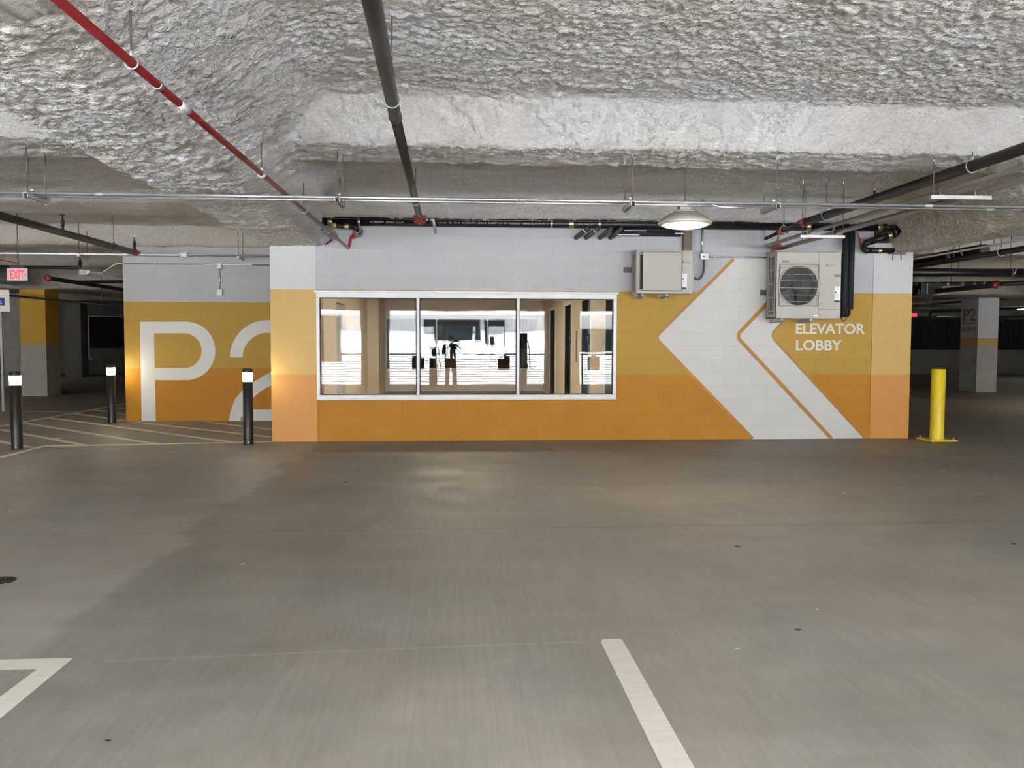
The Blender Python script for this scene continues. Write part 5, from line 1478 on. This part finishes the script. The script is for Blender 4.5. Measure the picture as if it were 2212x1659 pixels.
for h_, sg_ in ((hl_, -1), (hr_, 1)):
    w0 = h_ + Vector((sg_ * .03, -.03, -.05))
    fp_, fe_, frd = [w0, w0.lerp(h_, .55), h_], [(0, 1), (1, 2)], [.026, (.034, .018), (.034, .016)]
    for j in range(4):
        base = len(fp_)
        dz = .035 - j * .020; ln_ = (.062, .070, .064, .05)[j]
        fp_ += [h_ + Vector((sg_ * .006, .012, dz)), h_ + Vector((-sg_ * ln_ * .35, .028, dz + .012)), h_ + Vector((-sg_ * ln_ * .8, .024, dz + .014))]
        fe_ += [(2, base), (base, base + 1), (base + 1, base + 2)]; frd += [.0095, .0085, .0075]
    base = len(fp_)
    fp_ += [h_ + Vector((sg_ * .0, -.022, -.012)), h_ + Vector((-sg_ * .022, -.026, .008)), h_ + Vector((-sg_ * .042, -.018, .016))]
    fe_ += [(1, base), (base, base + 1), (base + 1, base + 2)]; frd += [.012, .010, .009]
    skin_mesh('hand', fp_, fe_, frd, 'skin', pr, 2)
fc = MB()
hc = V(0, .02, 1.52)
fc.sphere(hc + Vector((-.03, .083, .015)), .011, 'label_white', 10).sphere(hc + Vector((.03, .083, .015)), .011, 'label_white', 10)
fc.sphere(hc + Vector((-.03, .092, .015)), .005, 'label_black', 8).sphere(hc + Vector((.03, .092, .015)), .005, 'label_black', 8)
fc.build('eye', parent=pr)
MB().sphere(hc + Vector((0, .095, -.012)), .014, 'skin', 10, (.8, 1.1, 1.5)).sphere(hc + Vector((-.078, .0, 0)), .022, 'skin', 10, (.4, .8, 1.3)).sphere(hc + Vector((.078, .0, 0)), .022, 'skin', 10, (.4, .8, 1.3)).sphere(hc + Vector((0, .085, -.052)), .018, 'skin', 10, (1.4, .5, .4)).build('face', parent=pr)
MB().sphere(hc + Vector((0, -.02, .035)), .098, 'hair', 18, (.95, 1.05, 1.0)).sphere(hc + Vector((0, -.10, -.04)), .05, 'hair', 12, (.8, .8, 1.8)).build('hair', parent=pr)
jk = [V(0, -.005, .80), V(0, -.01, 1.05), V(0, -.01, 1.25), V(0, -.02, 1.36), V(-.16, -.02, 1.33), V(-.225, .06, 1.12), hl_ + Vector((-.06, -.06, -.09)), V(.16, -.02, 1.33), V(.285, .08, 1.12), hr_ + Vector((.06, -.06, -.09))]
skin_mesh('jacket', jk, [(0, 1), (1, 2), (2, 3), (3, 4), (4, 5), (5, 6), (3, 7), (7, 8), (8, 9)], [(.23, .15), (.17, .125), (.175, .12), (.12, .09), .07, .058, .042, .07, .058, .042], 'shirt', pr)
tr_ = [V(0, 0, .86), V(-.09, 0, .80), V(-.11, .02, .47), V(-.12, 0, .12), V(.09, 0, .80), V(.12, .02, .47), V(.14, 0, .12)]
skin_mesh('trousers', tr_, [(0, 1), (1, 2), (2, 3), (0, 4), (4, 5), (5, 6)], [(.16, .12), .10, .075, .062, .10, .075, .062], 'trousers', pr)
for sg_ in (-1, 1):
    c = V(.13 * sg_, .06, .035); MB().sphere(c, .05, 'shoe', 14, (.95, 2.6, .7)).build('shoe', parent=pr)
ph_ = thing('phone', 'black phone held up by the mirrored person', 'phone', (0, -.045, 1.47))
MB().box((-.078, -.049, 1.445), (.078, -.041, 1.515), 'phone_black', .004).build('phone_body', parent=ph_)
MB().cyl((-.06, -.041, 1.5), (-.06, -.038, 1.5), .009, 'dark_glazing', 12).build('lens', parent=ph_)

# ------------------------------------------------------------------ light
W = bpy.data.worlds.new('sky'); bpy.context.scene.world = W; W.use_nodes = True
bg = W.node_tree.nodes['Background']
bg.inputs[0].default_value = (.86, .93, 1.0, 1); bg.inputs[1].default_value = 2.2
sun = bpy.data.lights.new('sun', 'SUN'); sun.energy = 55; sun.angle = .01; sun.color = (1, .98, .95)
so = bpy.data.objects.new('sun', sun); C.objects.link(so); so.rotation_euler = (math.radians(-32), 0, math.radians(12))
for a_, b2 in ((-16, -10.5), (-9.7, -3.1), (-2.2, 3.0), (4.1, 11.2), (12, 18)):
    pl = bpy.data.lights.new('opening_portal', 'AREA'); pl.shape = 'RECTANGLE'; pl.size = b2 - a_; pl.size_y = 2.45
    try: pl.cycles.is_portal = True
    except Exception: pass
    po = bpy.data.objects.new('opening_portal', pl); C.objects.link(po); po.location = ((a_ + b2) / 2, YO - .6, 1.23); po.rotation_euler = (math.radians(90), 0, 0)

sc = bpy.context.scene
sc.view_settings.view_transform = 'Standard'; sc.view_settings.look = 'None'
sc.view_settings.gamma = 1; sc.view_settings.use_curve_mapping = False
sc.view_settings.exposure = 1.38
sc.cycles.max_bounces = 7; sc.cycles.diffuse_bounces = 4; sc.cycles.glossy_bounces = 3; sc.cycles.transparent_max_bounces = 8
sc.cycles.caustics_reflective = False; sc.cycles.caustics_refractive = False
sc.cycles.use_denoising = True; sc.cycles.use_adaptive_sampling = True; sc.cycles.adaptive_threshold = .03
sc.cycles.sample_clamp_indirect = 8
for o in bpy.data.objects:
    if '_w' in o: del o['_w']
